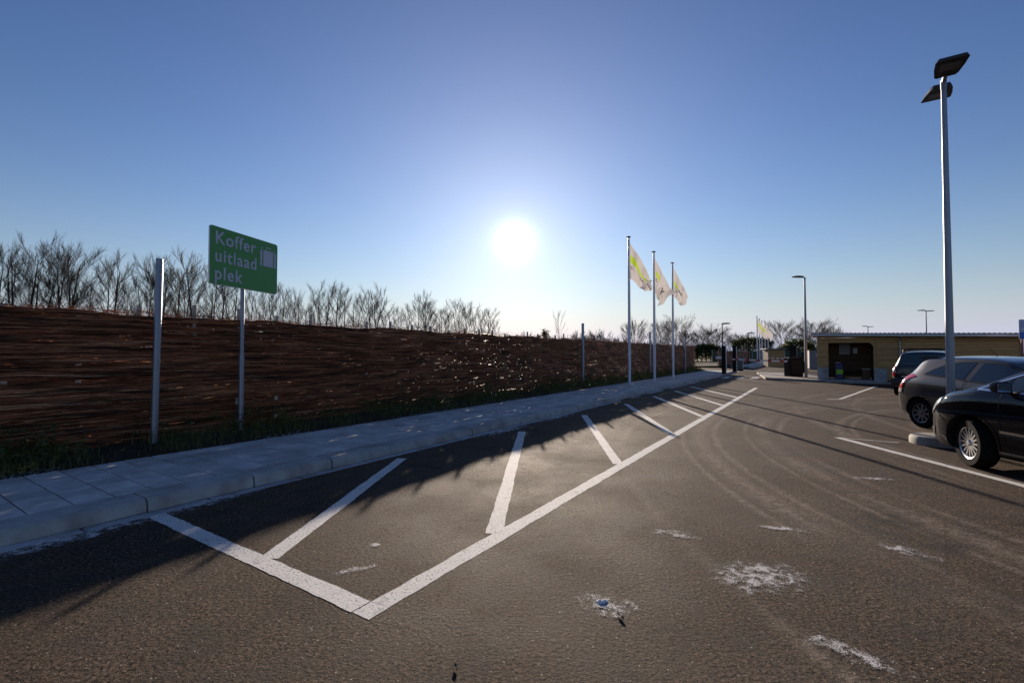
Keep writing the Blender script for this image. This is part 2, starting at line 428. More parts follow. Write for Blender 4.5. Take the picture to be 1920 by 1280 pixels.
GLASS_PALE = m_plain('rear_glass_with_reflection', (.055, .085, .092), .05, 0, .8)  # teal reflection and see-through brightness put into the base colour
M = dict(
    glass_pale=GLASS_PALE,
    asphalt=m_asphalt(), paint=m_paint(), ground=m_ground(), soil=m_soil(), frost=m_frost(),
    tile=m_concrete('pavement_tile', (.57, .55, .53), .28, .35), kerb=m_concrete('kerb_concrete', (.44, .43, .42), .18),
    joint=m_simple('joint_sand', (.045, .042, .038), .9), gutter=m_concrete('gutter_concrete', (.46, .46, .47), .2),
    island=m_concrete('island_concrete', (.33, .31, .28), .1),
    galv=m_galv(), galv_dark=m_galv('weathered_steel', (.36, .38, .42)), white_pole=m_simple('white_pole_paint', (.62, .63, .70), .35, var=.06),
    wicker=m_wicker(), fpost=m_wood('fence_post_wood', (.46, .40, .34), .3),
    bark=m_bark('dark_bark', (.060, .048, .040)), bark2=m_bark('warm_bark', (.085, .062, .046)), birch=m_bark('pale_bark', (.32, .29, .26)),
    weed=m_leaf('weed_leaves', (.045, .075, .020), (.10, .13, .045)), grass=m_leaf('grass_blades', (.07, .10, .03), (.18, .18, .07)),
    hedge=m_leaf('evergreen_leaves', (.014, .032, .008), (.04, .062, .016), .2), ivy=m_leaf('ivy_leaves', (.018, .034, .010), (.05, .065, .02), .25),
    litter=m_leaf('dead_leaves', (.10, .055, .025), (.20, .13, .07), .1), yellow=m_leaf('yellow_leaves', (.30, .30, .03), (.42, .38, .05), .4),
    green=m_plain('sign_green', (.045, .30, .055), .45), letter=m_plain('sign_white', (.55, .55, .66), .45), edge=m_plain('sign_edge', (.55, .58, .62), .35, .6),
    black=m_plain('black_plastic', (.012, .012, .013), .6, 0, .2), darkmetal=m_simple('anthracite_metal', (.012, .011, .013), .7, 0, .12, var=.15),
    lamp=m_simple('lamp_housing', (.020, .020, .022), .4, .2, var=.15), led=m_plain('lamp_glass', (.16, .16, .17), .25),
    red=m_plain('barrier_red', (.50, .03, .03), .45), white=m_plain('barrier_white', (.74, .74, .74), .4),
    flag=m_cloth('flag_cloth', (.60, .565, .55)), lime=m_cloth('flag_lime', (.50, .66, .05)), flagdark=m_cloth('flag_print', (.10, .085, .08)),
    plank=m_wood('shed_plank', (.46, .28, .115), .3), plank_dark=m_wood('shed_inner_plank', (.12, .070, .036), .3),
    roofmetal=m_simple('roof_sheet', (.40, .41, .42), .4, .6, var=.12), fascia=m_simple('fascia', (.085, .075, .07), .6, var=.2),
    block=m_concrete('plinth_block', (.34, .35, .36), .1), zinc=m_galv('zinc_pipe', (.40, .42, .45)),
    paint_black=m_carpaint('black_car_paint', (.005, .005, .007), .0, .004, .0), paint_grey=m_carpaint('grey_car_paint', (.046, .043, .047), .45, .04),
    paint_blue=m_carpaint('navy_car_paint', (.010, .009, .014), .2, .03, .2), paint_silver=m_carpaint('slate_car_paint', (.055, .062, .085), .6, .1),
    glass=m_plain('car_glass', (.016, .024, .034), .03, 0, 1.0), chrome=m_plain('chrome', (.75, .76, .78), .14, 1.0), tyre=m_simple('tyre_rubber', (.009, .0085, .008), .9, 0, .08, var=.3, scale=30),
    rim=m_plain('alloy_rim', (.52, .52, .54), .28, .9), rimdark=m_plain('dark_alloy_rim', (.20, .205, .22), .35, .8), well=m_plain('wheel_well', (.006, .006, .006), .9),
    head=m_plain('headlight_glass', (.62, .64, .66), .08, .3, .8), tail=m_plain('tail_light_red', (.55, .012, .015), .12, 0, .7, 1.0), tailclear=m_plain('tail_light_clear', (.60, .50, .48), .12, 0, .7, 1.0),
    gap=m_plain('panel_gap', (.004, .004, .004), .9), bumper=m_plain('bumper_plastic', (.020, .019, .020), .6),
    bin=m_plain('bin_blue', (.020, .016, .09), .4), binlime=m_plain('bin_lime', (.22, .50, .02), .45), binwhite=m_plain('bin_lid', (.6, .6, .62), .4),
    utility=m_simple('utility_grey', (.20, .19, .20), .55, var=.12), binslate=m_simple('slate_plastic', (.085, .105, .12), .5, var=.1),
    blue=m_plain('sign_blue', (.015, .11, .55), .4), paleblue=m_plain('sign_pale', (.42, .46, .66), .45), postred=m_plain('post_red', (.36, .12, .12), .5),
    paper=m_plain('notice_board', (.30, .28, .28), .5), meshgreen=m_simple('mesh_panel_green', (.035, .055, .035), .7, var=.3, scale=20),
)

# ------------------------------------------------------------------ setting: ground, lot, pavement
rng = np.random.default_rng(7); random.seed(7)
b = MB(); S_ = 900
b.add([(-S_, -S_, -.03), (S_, -S_, -.03), (S_, S_, -.03), (-S_, S_, -.03)], [(0, 1, 2, 3)])
tag(b.build('ground', M['ground']), 'grass field reaching to the horizon behind the lot', kind='structure')

lotroot = None
def lot_obj(name, mb, mats, smooth=None, parent=None):
    o = mb.build(name, mats, parent, smooth)
    if parent is None: o.rotation_euler = (0, 0, -LOT)
    return o
T_KERB = -5.66
b = MB()
b.add([(-5.7, -40, 0), (60, -40, 0), (60, 120, 0), (-5.7, 120, 0)], [(0, 1, 2, 3)])
asphalt = lot_obj('asphalt_lot', b, M['asphalt'])
tag(asphalt, 'brown-grey asphalt car park with white painted bays', kind='structure')
b = MB(); b.add([(-30, 43.2, -.004), (-5.7, 43.2, -.004), (-5.7, 55.4, -.004), (-30, 55.4, -.004)], [(0, 1, 2, 3)])
tag(lot_obj('side_road', b, M['asphalt']), 'asphalt side road opening between the two pavements', kind='structure')

def strip(p, q, w, z=.004, n=1):
    """painted line between two lot points (t,s); returns a quad in lot coordinates"""
    p = Vector(p); q = Vector(q); d = (q - p).normalized(); o = Vector((-d.y, d.x)) * (w / 2)
    return [(*(p + o), z), (*(p - o), z), (*(q - o), z), (*(q + o), z)]
def line(name, p, q, w, z=.0020):
    P, Q = Vector(p), Vector(q); L = (Q - P).length; n = max(2, int(L / .06)); d = (Q - P) / L; o_ = Vector((-d.y, d.x)); vs = []; rr = random.Random(int(L * 1000))
    e0 = e1 = 0.0
    for i in range(n + 1):
        e0 = e0 * .6 + rr.uniform(-.005, .005); e1 = e1 * .6 + rr.uniform(-.005, .005); c = P + d * (L * i / n)
        a = c + o_ * (w / 2 + e0); k = c - o_ * (w / 2 + e1); vs += [(a.x, a.y, z), (k.x, k.y, z)]
    b = MB(); b.add(vs, [(2 * i, 2 * i + 1, 2 * i + 3, 2 * i + 2) for i in range(n)]); o = b.build(name, M['paint'], asphalt); return o
line('bay_line', (-2.35, 1.90), (-2.35, 24.2), .15)
line('bay_line', (-2.43, 1.97), (-5.50, 1.96), .15, .0026)
line('bay_line', (-3.60, 2.03), (-5.30, 5.04), .15, .0023)
for so, si in ((3.40, 8.11), (6.50, 11.14), (9.46, 14.29), (12.48, 17.36), (15.5, 20.4), (18.55, 23.4)):
    line('bay_line', (-2.42, so), (-5.06, si), .15, .0023)
line('bay_line', (0.31, 10.83), (5.8, 2.4), .13)
line('bay_line', (0.36, 10.80), (1.22, 10.80), .045, .0025)
line('bay_line', (0.67, 19.9), (2.4, 28.6), .11)
line('bay_line', (0.67, 19.9), (.3, 19.7), .11, .0025)
for k in range(5): line('crossing_bar', (-5.0 + k * .82, 32.6), (-5.0 + k * .82, 34.9), .42)

# verge of soil between the pavement and the field
b = MB(); n = 90
def verge(s0, s1):
    b = MB(); n = int((s1 - s0) * 2.2); ts = (-7.83, -8.1, -8.5, -8.9, -9.6, -11.0, -14.0, -18.0)
    vs = []
    for i in range(n + 1):
        s = s0 + (s1 - s0) * i / n
        for j, t in enumerate(ts):
            z = .105 + (0, .02, .05, .08, .08, .06, .02, -.16)[j] + (random.uniform(-.02, .025) if 0 < j < 7 else 0)
            vs.append((t + random.uniform(-.03, .03) * (j > 0), s, z))
    m = len(ts)
    b.add(vs, [(i * m + j, i * m + j + 1, (i + 1) * m + j + 1, (i + 1) * m + j) for i in range(n) for j in range(m - 1)])
    return tag(lot_obj('verge', b, M['soil'], 60), None, kind='structure')
verge(-2, 43.0); verge(55.6, 92)

TILE = .318
def pavement(s0, s1, n_single, label):
    b = MB(); b.prism([(-7.95, -.1), (-7.95, .108), (-6.03, .108), (-6.03, -.1)], s0, s1)
    o = lot_obj('pavement', b, M['joint']); tag(o, label, kind='structure')
    tb = MB(); tb.box((0, 0, 0), (TILE - .012, TILE - .012, .05), bevel=.005)
    tm = tb.mesh('tile', M['tile'])
    rest = MB(); k = 0; rows = int((s1 - s0) / TILE)
    for i in range(rows):
        for j in range(6):
            t = -6.05 - TILE * (j + .5); s = s0 + TILE * (i + .5)
            if i < n_single:
                link('tile', tm, o, (t, s, .107 + random.uniform(-.002, .0025)), (random.uniform(-.006, .006), random.uniform(-.006, .006), random.uniform(-.003, .003)))
            else:
                rest.box((t, s, .107 + random.uniform(-.002, .0025)), (TILE - .009, TILE - .009, .05))
    if rest.v: tag(rest.build('tile_field', M['tile'], o), kind='stuff')
    kp = [(-5.66, -.1), (-5.664, .06), (-5.685, .112), (-5.705, .128), (-5.74, .132), (-6.035, .132), (-6.035, -.1)]
    L = 1.06; kb = MB(); kb.prism(kp, .006, L - .006); km = kb.mesh('kerb_stone', M['kerb'], 40)
    gb = MB(); gb.box((-5.575, L / 2, -.0125), (.155, L - .014, .03), bevel=.004); gm = gb.mesh('gutter_stone', M['gutter'])
    ko = bpy.data.objects.new('kerb', None); COL.objects.link(ko); ko.rotation_euler = (0, 0, -LOT); tag(ko, 'raised concrete kerb and flat gutter band along ' + label.split(' ', 1)[1], kind='structure')
    for i in range(int((s1 - s0) / L) + 1):
        link('kerb_stone', km, ko, (random.uniform(-.004, .004), s0 - .16 + L * i, random.uniform(-.004, .004)), (0, 0, random.uniform(-.003, .003)))
        link('gutter_stone', gm, ko, (0, s0 + .37 + L * i, random.uniform(-.003, .001)))
    return o
pavement(-1.06, 43.0, 50, 'grey tiled pavement in front of the willow fence')
pavement(55.8, 90.0, 0, 'grey tiled pavement beyond the barrier')

# ------------------------------------------------------------------ woven willow fence
T_F = -9.12
def twig_panel(name, s0, s1, h, rows, seg, parent, seed, z0=.12, dens=1.0, ragged=.05):
    g = np.random.default_rng(seed); L = s1 - s0
    per = max(3, int((L + .8) * dens * 1.75)); N = rows * per
    row = np.repeat(np.arange(rows), per)
    length = g.uniform(1.3, 2.5, N); c = s0 + g.uniform(0, 1, N) * L
    a = c - length / 2; e = c + length / 2
    u = np.linspace(0, 1, seg)[None, :]
    s = a[:, None] + (e - a)[:, None] * u
    bundle = (row / 7.0 + .35 * np.sin(row * .37)).astype(int)
    par = np.where(g.uniform(0, 1, rows // 2 + 9)[bundle] < .86, 1.0, -1.0) * np.where(g.uniform(0, 1, N) < .96, 1, -1)
    z = z0 + (row + .5) / rows * h
    und = .018 * np.sin(s * 1.9 + row[:, None] * .05) + .012 * np.sin(s * 4.3 + row[:, None] * .11)
    zz = z[:, None] + und + g.normal(0, .007, (N, 1)) + g.normal(0, .022, (N, 1)) * (u - .5) + .006 * g.normal(0, 1, (N, seg))
    stray = g.uniform(0, 1, N) < .03
    zz += np.where(stray, g.normal(0, .10, N), 0)[:, None] * (u ** 2)
    hi = z0 + h + ragged
    zz = np.minimum(zz, hi + g.uniform(-.03, .05, (N, 1))); zz = np.maximum(zz, z0 - .05)
    d = par[:, None] * (.014 + .022 * np.abs(np.cos(math.pi * s / .75))) + g.normal(0, .010, (N, 1))
    d += np.where(stray, g.uniform(0, .09, N), 0)[:, None] * u
    P = np.stack([T_F + d, s, zz], axis=-1)
    rr = g.uniform(.0048, .0098, N)[:, None] * (1.0 if s0 < 14 else 1.18) * (1.0 - .45 * u)
    V, F = tubes_arr(P, rr, 3)
    o = link(name, arr_mesh(name, V, F, M['wicker']), parent); tag(o, kind='stuff'); return o

fence = thing('willow_fence', 'long dark brown woven willow fence with pale posts behind the pavement', 'fence', rz=-LOT)
pb = MB(); pb.box((0, 0, 1.11), (.04, .065, 2.22), bevel=.006); pm = pb.mesh('post', M['fpost'])
s = .75
while s < 43:
    link('post', pm, fence, (T_F + random.uniform(-.006, .006), s, .03 + random.choice((-.06, .02, .11, .16, .19))), (random.uniform(-.012, .012), random.uniform(-.008, .008), random.uniform(-.1, .1)))
    s += .75
# weave follows posts at multiples of .75: shift so that posts sit on the crossings
def run_fence(parent, s0, s1, h, step=3.0, z0=.12, seed=10):
    s = s0; k = 0
    while s < s1:
        e = min(s + step, s1); near = s < 16
        twig_panel('woven_panel', s, e, h, 215 if near else 185, 11 if near else 7, parent, seed + k, z0, 1.55 if near else 1.15)
        s = e; k += 1
run_fence(fence, .45, 43.0, 2.09)
def sprigs(parent, s0, s1, n, ztop, seed):
    g_ = np.random.default_rng(seed); a = s0 + (s1 - s0) * g_.uniform(0, 1, n); L = g_.uniform(.15, .75, n); u = np.linspace(0, 1, 5)[None]
    up = g_.uniform(-.03, .16, n)[:, None]; sg = np.where(g_.uniform(0, 1, n) < .5, -1, 1)[:, None]
    P = np.stack([T_F + g_.normal(0, .03, (n, 1)) + g_.normal(0, .05, (n, 1)) * u, a[:, None] + sg * L[:, None] * u, ztop + g_.uniform(-.05, .03, (n, 1)) + up * u ** 1.4 + .008 * g_.normal(0, 1, (n, 5))], -1)
    V, F = tubes_arr(P, g_.uniform(.003, .0065, n)[:, None] * (1 - .6 * u), 3)
    tag(link('top_sprigs', arr_mesh('top_sprigs', V, F, M['wicker']), parent), kind='stuff')
sprigs(fence, .3, 43, 900, 2.235, 77)
fence2 = thing('willow_fence', 'far stretch of woven willow fence behind the distant flagpoles', 'fence', rz=-LOT)
s = 56.2
while s < 84:
    link('post', pm, fence2, (T_F, s, 0)); s += 1.5
run_fence(fence2, 56, 84, 1.75, 7.0, seed=60)

# ------------------------------------------------------------------ plants of the verge
def leaves_arr(C, size, g, up=.3):
    """one rhombic leaf per centre"""
    N = len(C); th = g.uniform(0, 2 * math.pi, N); el = g.uniform(-.6, 1.0, N)
    d = np.stack([np.cos(th) * np.cos(el), np.sin(th) * np.cos(el), np.sin(el)], -1)
    w = np.cross(d, g.normal(0, 1, (N, 3)) + np.array([0, 0, up])); w /= np.linalg.norm(w, axis=1, keepdims=True) + 1e-9
    L = (size * g.uniform(.6, 1.4, N))[:, None]
    V = np.stack([C, C + d * L * .5 + w * L * .28, C + d * L, C + d * L * .5 - w * L * .28], 1)
    F = np.arange(N * 4).reshape(N, 4); return V.reshape(-1, 3), F
def blades_arr(B, h, g, lean=.5, wid=.004):
    N = len(B); th = g.uniform(0, 2 * math.pi, N); H = h * g.uniform(.5, 1.3, N)
    dirx = np.stack([np.cos(th), np.sin(th), np.zeros(N)], -1); side = np.stack([-np.sin(th), np.cos(th), np.zeros(N)], -1)
    ln = g.uniform(.1, lean, N)[:, None] * H[:, None]; W = wid * g.uniform(.6, 1.5, N)[:, None]
    z = np.array([0, 0, 1.0])
    p0 = B; p1 = B + dirx * ln * .35 + z * H[:, None] * .6; p2 = B + dirx * ln + z * H[:, None] * (1 - .25 * ln / H[:, None])
    V = np.stack([p0 - side * W, p0 + side * W, p1 + side * W * .8, p1 - side * W * .8, p2 + side * W * .15, p2 - side * W * .15], 1)
    F = (np.arange(N)[:, None] * 6 + np.array([[0, 1, 2, 3]])); F2 = (np.arange(N)[:, None] * 6 + np.array([[3, 2, 4, 5]]))
    return V.reshape(-1, 3), np.concatenate([F, F2])
g = np.random.default_rng(3)
def lot_to_world(A):
    out = A.copy(); out[:, 0] = A[:, 1] * UX + A[:, 0] * UY; out[:, 1] = A[:, 1] * UY - A[:, 0] * UX; return out
def verge_pts(n, s0, s1, t0, t1, clump=None):
    s = s0 + (s1 - s0) * g.uniform(0, 1, n) ** 1.3; t = g.uniform(t0, t1, n)
    if clump is not None:
        k = np.sin(s * 1.7) + .6 * np.sin(s * 4.1 + 1) + .5 * np.sin(s * .63 + 2) + g.normal(0, .4, n)
        keep = k > clump; s, t = s[keep], t[keep]
    return np.stack([t, s, .13 + .10 * np.clip((-7.85 - t) / 1.0, 0, 1)], -1)
# leafy weeds: stems with leaves
st = verge_pts(1150, .4, 43, -9.0, -8.15, -.5); stems, lv = [], []
for p in st:
    h = g.uniform(.10, .42) * (1.25 if p[0] < -8.5 else .7); az = g.uniform(0, 6.28); top = p + np.array([math.cos(az) * .3 * h, math.sin(az) * .3 * h, h])
    stems.append([p, (p + top) / 2 + g.normal(0, .01, 3), top])
    k = g.integers(9, 17); f = g.uniform(.25, 1, k)[:, None]
    lv.append(p + (top - p) * f + g.normal(0, .025 + .05 * h, (k, 3)))
C = np.concatenate(lv); C = C[C[:, 0] > T_F + .06]
V, F = join_arr([leaves_arr(C, .055, g), tubes_arr(np.array(stems), np.full((len(stems), 3), .0022), 3)])
tag(link('weeds', arr_mesh('weeds', lot_to_world(V), F, M['weed'])), 'low dark green weeds growing along the foot of the willow fence', 'weeds', kind='stuff')
B = verge_pts(15000, .4, 43, -9.05, -7.95, -.9)
V, F = blades_arr(B, .16, g, .9, .0035)
tag(link('grass', arr_mesh('grass', lot_to_world(V), F, M['grass'])), 'ragged grass in the verge under the willow fence', 'grass', kind='stuff')
# frosted leaf litter and bits at the pavement edge
C = verge_pts(5200, .3, 30, -8.25, -7.86); C[:, 2] = .128 + .02 * g.uniform(0, 1, len(C))
V, F = leaves_arr(C, .030, g, 2.0); V[:, 2] = .125 + np.abs(V[:, 2] - .125) * .35
tag(link('leaf_litter', arr_mesh('leaf_litter', lot_to_world(V), F, M['litter'])), 'brown leaf litter at the back edge of the pavement', 'leaf litter', kind='stuff')
C = verge_pts(3800, .3, 26, -8.2, -7.86, .1); C[:, 2] = .142 + .015 * g.uniform(0, 1, len(C))
V, F = leaves_arr(C, .024, g, 2.0); V[:, 2] = .138 + np.abs(V[:, 2] - .138) * .35
tag(link('frost_crumbs', arr_mesh('frost_crumbs', lot_to_world(V), F, M['frost'])), 'white frost crumbs lying on the leaf litter', 'frost', kind='stuff')
yp = lot_to_world(np.array([[-8.22, 1.52, .17], [-8.2, 1.45, .16], [-8.26, 1.6, .18]]))
yc = np.repeat(yp, 9, 0) + g.normal(0, .022, (27, 3))
yt = thing('yellow_weed', 'small bright yellow-green weed beside the near end of the pavement', 'weed', yp[0] * np.array([1, 1, 0]) + np.array([0, 0, .12]))
V, F = leaves_arr(yc - np.array(yt.location), .045, g); tag(link('leaf_cluster', arr_mesh('leaf_cluster', V, F, M['yellow']), yt), kind='stuff')
mbs = MB(); mbs.tube([(0, 0, 0), (.005, 0, .03), (0, .01, .07)], [.003, .0025, .001], 5); mbs.build('stem', M['weed'], yt)

# frost and salt patches on the asphalt
def m_frost_sheet():
    t = NT('frost_sheet'); p = t.pos(); q = t.obj()
    ln = t.n('ShaderNodeVectorMath', operation='LENGTH'); t.l(q, ln.inputs[0])
    fall = t.math('SUBTRACT', 1.0, ln.outputs['Value'], clamp=True)
    body = t.noise(p, 11.0, 3.0, .6, .5); fine = t.noise(p, 130.0, 3.0, .7)
    k = t.math('ADD', t.math('MULTIPLY', fall, .55), t.math('MULTIPLY', t.math('SUBTRACT', body, .53), 2.2))
    k = t.math('ADD', k, t.math('MULTIPLY', t.math('SUBTRACT', fine, .5), 2.6))
    a = t.math('MULTIPLY', t.ramp(k, [(.22, 0.0), (.50, .8)]), t.ramp(fall, [(.0, 0.0), (.12, 1.0)]))
    col = t.mix(t.noise(p, 60.0, 2.0), (.58, .565, .55), (.80, .79, .78))
    d = t.bsdf(col, .75, spec=.25, normal=t.bump(fine, .6, .004)); tr = t.n('ShaderNodeBsdfTransparent')
    mx = t.n('ShaderNodeMixShader'); t.l(a, mx.inputs[0]); t.l(tr.outputs[0], mx.inputs[1]); t.l(d.outputs[0], mx.inputs[2])
    return t.done(mx.outputs[0])
M['frost_sheet'] = m_frost_sheet()
NPATCH = 0
def frost_patch(name, label, cx, cy, rx, ry, rot, n, size, seed, thick=.004):
    global NPATCH
    NPATCH += 1; b = MB(); m = 40; rg = random.Random(seed); ph = [rg.uniform(0, 6.28) for _ in range(4)]
    vs = [(0, 0, 0)]
    for kr in (.5, 1.0):
        for i in range(m):
            q = 2 * math.pi * i / m; e = kr * (1 + .12 * math.sin(q * 3 + ph[0]) + .1 * math.sin(q * 5 + ph[1])); vs.append((e * math.cos(q), e * math.sin(q), 0))
    b.add(vs, [(0, 1 + i, 1 + (i + 1) % m) for i in range(m)] + [(1 + i, 1 + (i + 1) % m, 1 + m + (i + 1) % m, 1 + m + i) for i in range(m)])
    o = b.build(name, M['frost_sheet']); o.location = (cx, cy, .0050 + .00004 * NPATCH); o.rotation_euler = (0, 0, rot); o.scale = (rx * 1.45, ry * 1.8, 1)
    return tag(o, label, 'frost', kind='stuff')
FP = 'frost_patch'
frost_patch(FP, 'largest ragged white frost patch on the open asphalt', 1.78, 3.37, .27, .16, .2, 520, .0085, 1)
frost_patch(FP, 'white frost patch with a raised lump in front of the long bay line', .60, 3.0, .15, .08, -.4, 260, .008, 2, .006)
frost_patch(FP, 'elongated frost patch near the lower edge of the asphalt', 1.80, 2.53, .20, .055, -.75, 280, .0075, 3)
frost_patch(FP, 'thin frost streak below the dark rough asphalt repair', 3.20, 3.80, .16, .06, -.95, 110, .008, 4)
frost_patch(FP, 'short frost streak farther up the open asphalt', 2.47, 4.27, .16, .045, -.35, 110, .009, 5)
frost_patch(FP, 'faint frost streak nearest the long bay line', 1.44, 4.15, .18, .05, -.4, 90, .009, 6)
frost_patch(FP, 'small frost fleck inside the first bay', -1.15, 3.92, .06, .025, .4, 60, .008, 7)
frost_patch(FP, 'larger frost fleck inside the first bay', -1.16, 3.47, .13, .03, .5, 90, .008, 8)
frost_patch(FP, 'pale frost glint on the asphalt before the black car', 4.62, 5.97, .20, .05, -.2, 70, .012, 9)
def gutter_frost(name, label, s0, s1, t0, t1, n, seed):
    m = (s0 + s1) / 2; c = lot(m, (t0 + t1) / 2); frost_patch(name, label, c.x, c.y, (s1 - s0) / 2, (t1 - t0) / 2, R(90) - LOT, n, .013, seed, .005)
gutter_frost(FP, 'long broken frost sheet along the gutter at the near corner', .55, 2.05, -5.53, -5.33, 620, 21)
gutter_frost(FP, 'thin frost strip along the gutter behind the first bay', 1.9, 2.9, -5.56, -5.40, 160, 22)
gutter_frost(FP, 'glinting frost along the gutter by the third bay line', 7.2, 8.8, -5.5, -5.3, 240, 23)
gutter_frost(FP, 'glinting frost along the gutter by the fourth bay line', 9.4, 11.2, -5.5, -5.34, 260, 24)
b = MB(); vs = [(0, 0, .011)]; n = 18
for kr in (.45, .8, 1.0):
    for i in range(n):
        q = 2 * math.pi * i / n; rr_ = .036 * kr * (1 + .28 * math.sin(q * 3 + 1) + .2 * math.sin(q * 5) + .12 * math.sin(q * 8 + 2))
        vs.append((rr_ * math.cos(q), .5 * rr_ * math.sin(q), {.45: .014, .8: .009, 1.0: .0}[kr] * (1 + .3 * math.sin(q * 4))))
b.add(vs, [(0, 1 + i, 1 + (i + 1) % n) for i in range(n)] + [(1 + r_ * n + i, 1 + r_ * n + (i + 1) % n, 1 + (r_ + 1) * n + (i + 1) % n, 1 + (r_ + 1) * n + i) for r_ in range(2) for i in range(n)])
o = b.build('ice_lump', M['frost'], None, 60); o.location = (.575, 3.03, .002)
tag(o, 'bluish ice lump sitting in a frost patch on the asphalt', 'ice')
def dead_leaf(x, y, rz, L, label):
    b = MB(); n = 7
    vs = []
    for i in range(n):
        u = i / (n - 1); w = .010 * math.sin(math.pi * (u * .9 + .06)) + .001
        vs += [((u - .5) * L, -w, .012 + .006 * math.cos(u * 5)), ((u - .5) * L, 0, .003 + .004 * math.sin(u * 3)), ((u - .5) * L, w, .013)]
    b.add(vs, [(i * 3 + j, i * 3 + 3 + j, i * 3 + 4 + j, i * 3 + 1 + j) for i in range(n - 1) for j in range(2)])
    o = b.build('dead_leaf', M['tyre'], None, 60); o.location = (x, y, .004); o.rotation_euler = (0, 0, rz); return tag(o, label, 'leaf')
dead_leaf(.655, 2.86, 1.95, .07, 'curled black leaf beside the ice lump')
dead_leaf(-.285, 2.40, 1.9, .05, 'curled black leaf at the lower edge of the asphalt')

# ------------------------------------------------------------------ steel posts and luggage sign
def steel_post(s, t, r, h, z0, label, m='galv'):
    o = thing('steel_post', label, 'post', lot(s, t, z0), 0, 'galvanised posts in front of the fence')
    b = MB(); b.lathe([(r, -.15), (r, h - .02), (r * .93, h - .006), (r * .7, h), (0, h + .002)], 20); b.build('tube', M[m], o, 40)
    c = MB(); c.lathe([(r + .004, h - .075), (r + .004, h - .06)], 20); c.build('cap_seam', M['galv_dark'], o, 40)
    return o
steel_post(3.09, -8.80, .050, 2.98, .13, 'thick bare galvanised post between the fence and the green sign').rotation_euler = (0, R(.7), 0)
steel_post(19.41, -8.86, .06, 2.78, .18, 'bare galvanised post standing before the first flagpole')
steel_post(29.6, -8.86, .06, 2.78, .18, 'bare galvanised post half hidden behind the third flagpole')
steel_post(36.6, -8.3, .06, 2.65, .18, 'far bare galvanised post near the black gate columns')

sx = thing('luggage_sign', 'green sign reading Koffer uitlaad plek with a suitcase on a grey post', 'sign', (-4.98, 8.57, .13), R(90 - 13.3))
b = MB(); b.lathe([(.045, -.2), (.045, 1.40), (.036, 1.46), (.036, 2.62), (.036, 3.5)], 18); b.build('post', M['galv'], sx, 40)
W2, H2, Z0 = .79, .5, 3.145
def rrect(w, h, r, n=5):
    pts = []
    for cx, cy, a0 in ((w - r, h - r, 0), (-w + r, h - r, 90), (-w + r, -h + r, 180), (w - r, -h + r, 270)):
        for k in range(n + 1):
            q = R(a0 + 90 * k / n); pts.append((cx + r * math.cos(q), cy + r * math.sin(q)))
    return pts
# local +x runs along the sign away from the viewer, its face looks to local -y
b = MB(); b.prism([(x, y + Z0) for x, y in rrect(W2, H2, .05)], -.075, -.050); panel = b.build('panel', M['edge'], sx)
b = MB(); b.prism([(x, y + Z0) for x, y in rrect(W2 - .006, H2 - .006, .046)], -.079, -.0752); b.build('green_face', M['green'], panel)
for z in (Z0 - .3, Z0 + .3): b = MB(); b.box((0, -.035, z), (.5, .026, .05)); b.build('bracket', M['galv_dark'], sx); b = MB(); b.box((0, .01, z), (.09, .09, .04), bevel=.01); b.build('clamp', M['galv_dark'], sx)
for k, txt in enumerate(('Koffer', 'uitlaad', 'plek')):
    cu = bpy.data.curves.new('txt', 'FONT'); cu.body = txt; cu.size = .315; cu.offset = .0; cu.bevel_depth = .0062; cu.bevel_resolution = 0; cu.extrude = .0; cu.space_character = 1.12
    tmp = bpy.data.objects.new('txt', cu); COL.objects.link(tmp); bpy.context.view_layer.update()
    me = bpy.data.meshes.new_from_object(tmp.evaluated_get(bpy.context.evaluated_depsgraph_get())); bpy.data.objects.remove(tmp)
    me.materials.clear(); me.materials.append(M['letter'])
    o = link('lettering', me, panel, (-W2 + .095, -.0805, Z0 + .205 - .305 * k), (R(90), 0, 0)); o['label'] = 'white word ' + txt; o.scale = (1.0, 1.0, .15)
b = MB()
cx, cz = .535, Z0 + .165
for x0, x1, z0, z1 in ((-.112, .112, -.135, .135), (-.178, -.138, -.135, .125), (.138, .178, -.135, .125), (-.055, .055, .178, .194), (-.055, -.041, .142, .178), (.041, .055, .142, .178), (-.160, -.115, .152, .166), (.115, .160, .152, .166)):
    x0, x1, z0, z1 = (1.15 * q_ for q_ in (x0, x1, z0, z1)); b.box((cx + (x0 + x1) / 2, -.081, cz + (z0 + z1) / 2), (x1 - x0, .003, z1 - z0))
b.build('suitcase_symbol', M['letter'], panel)

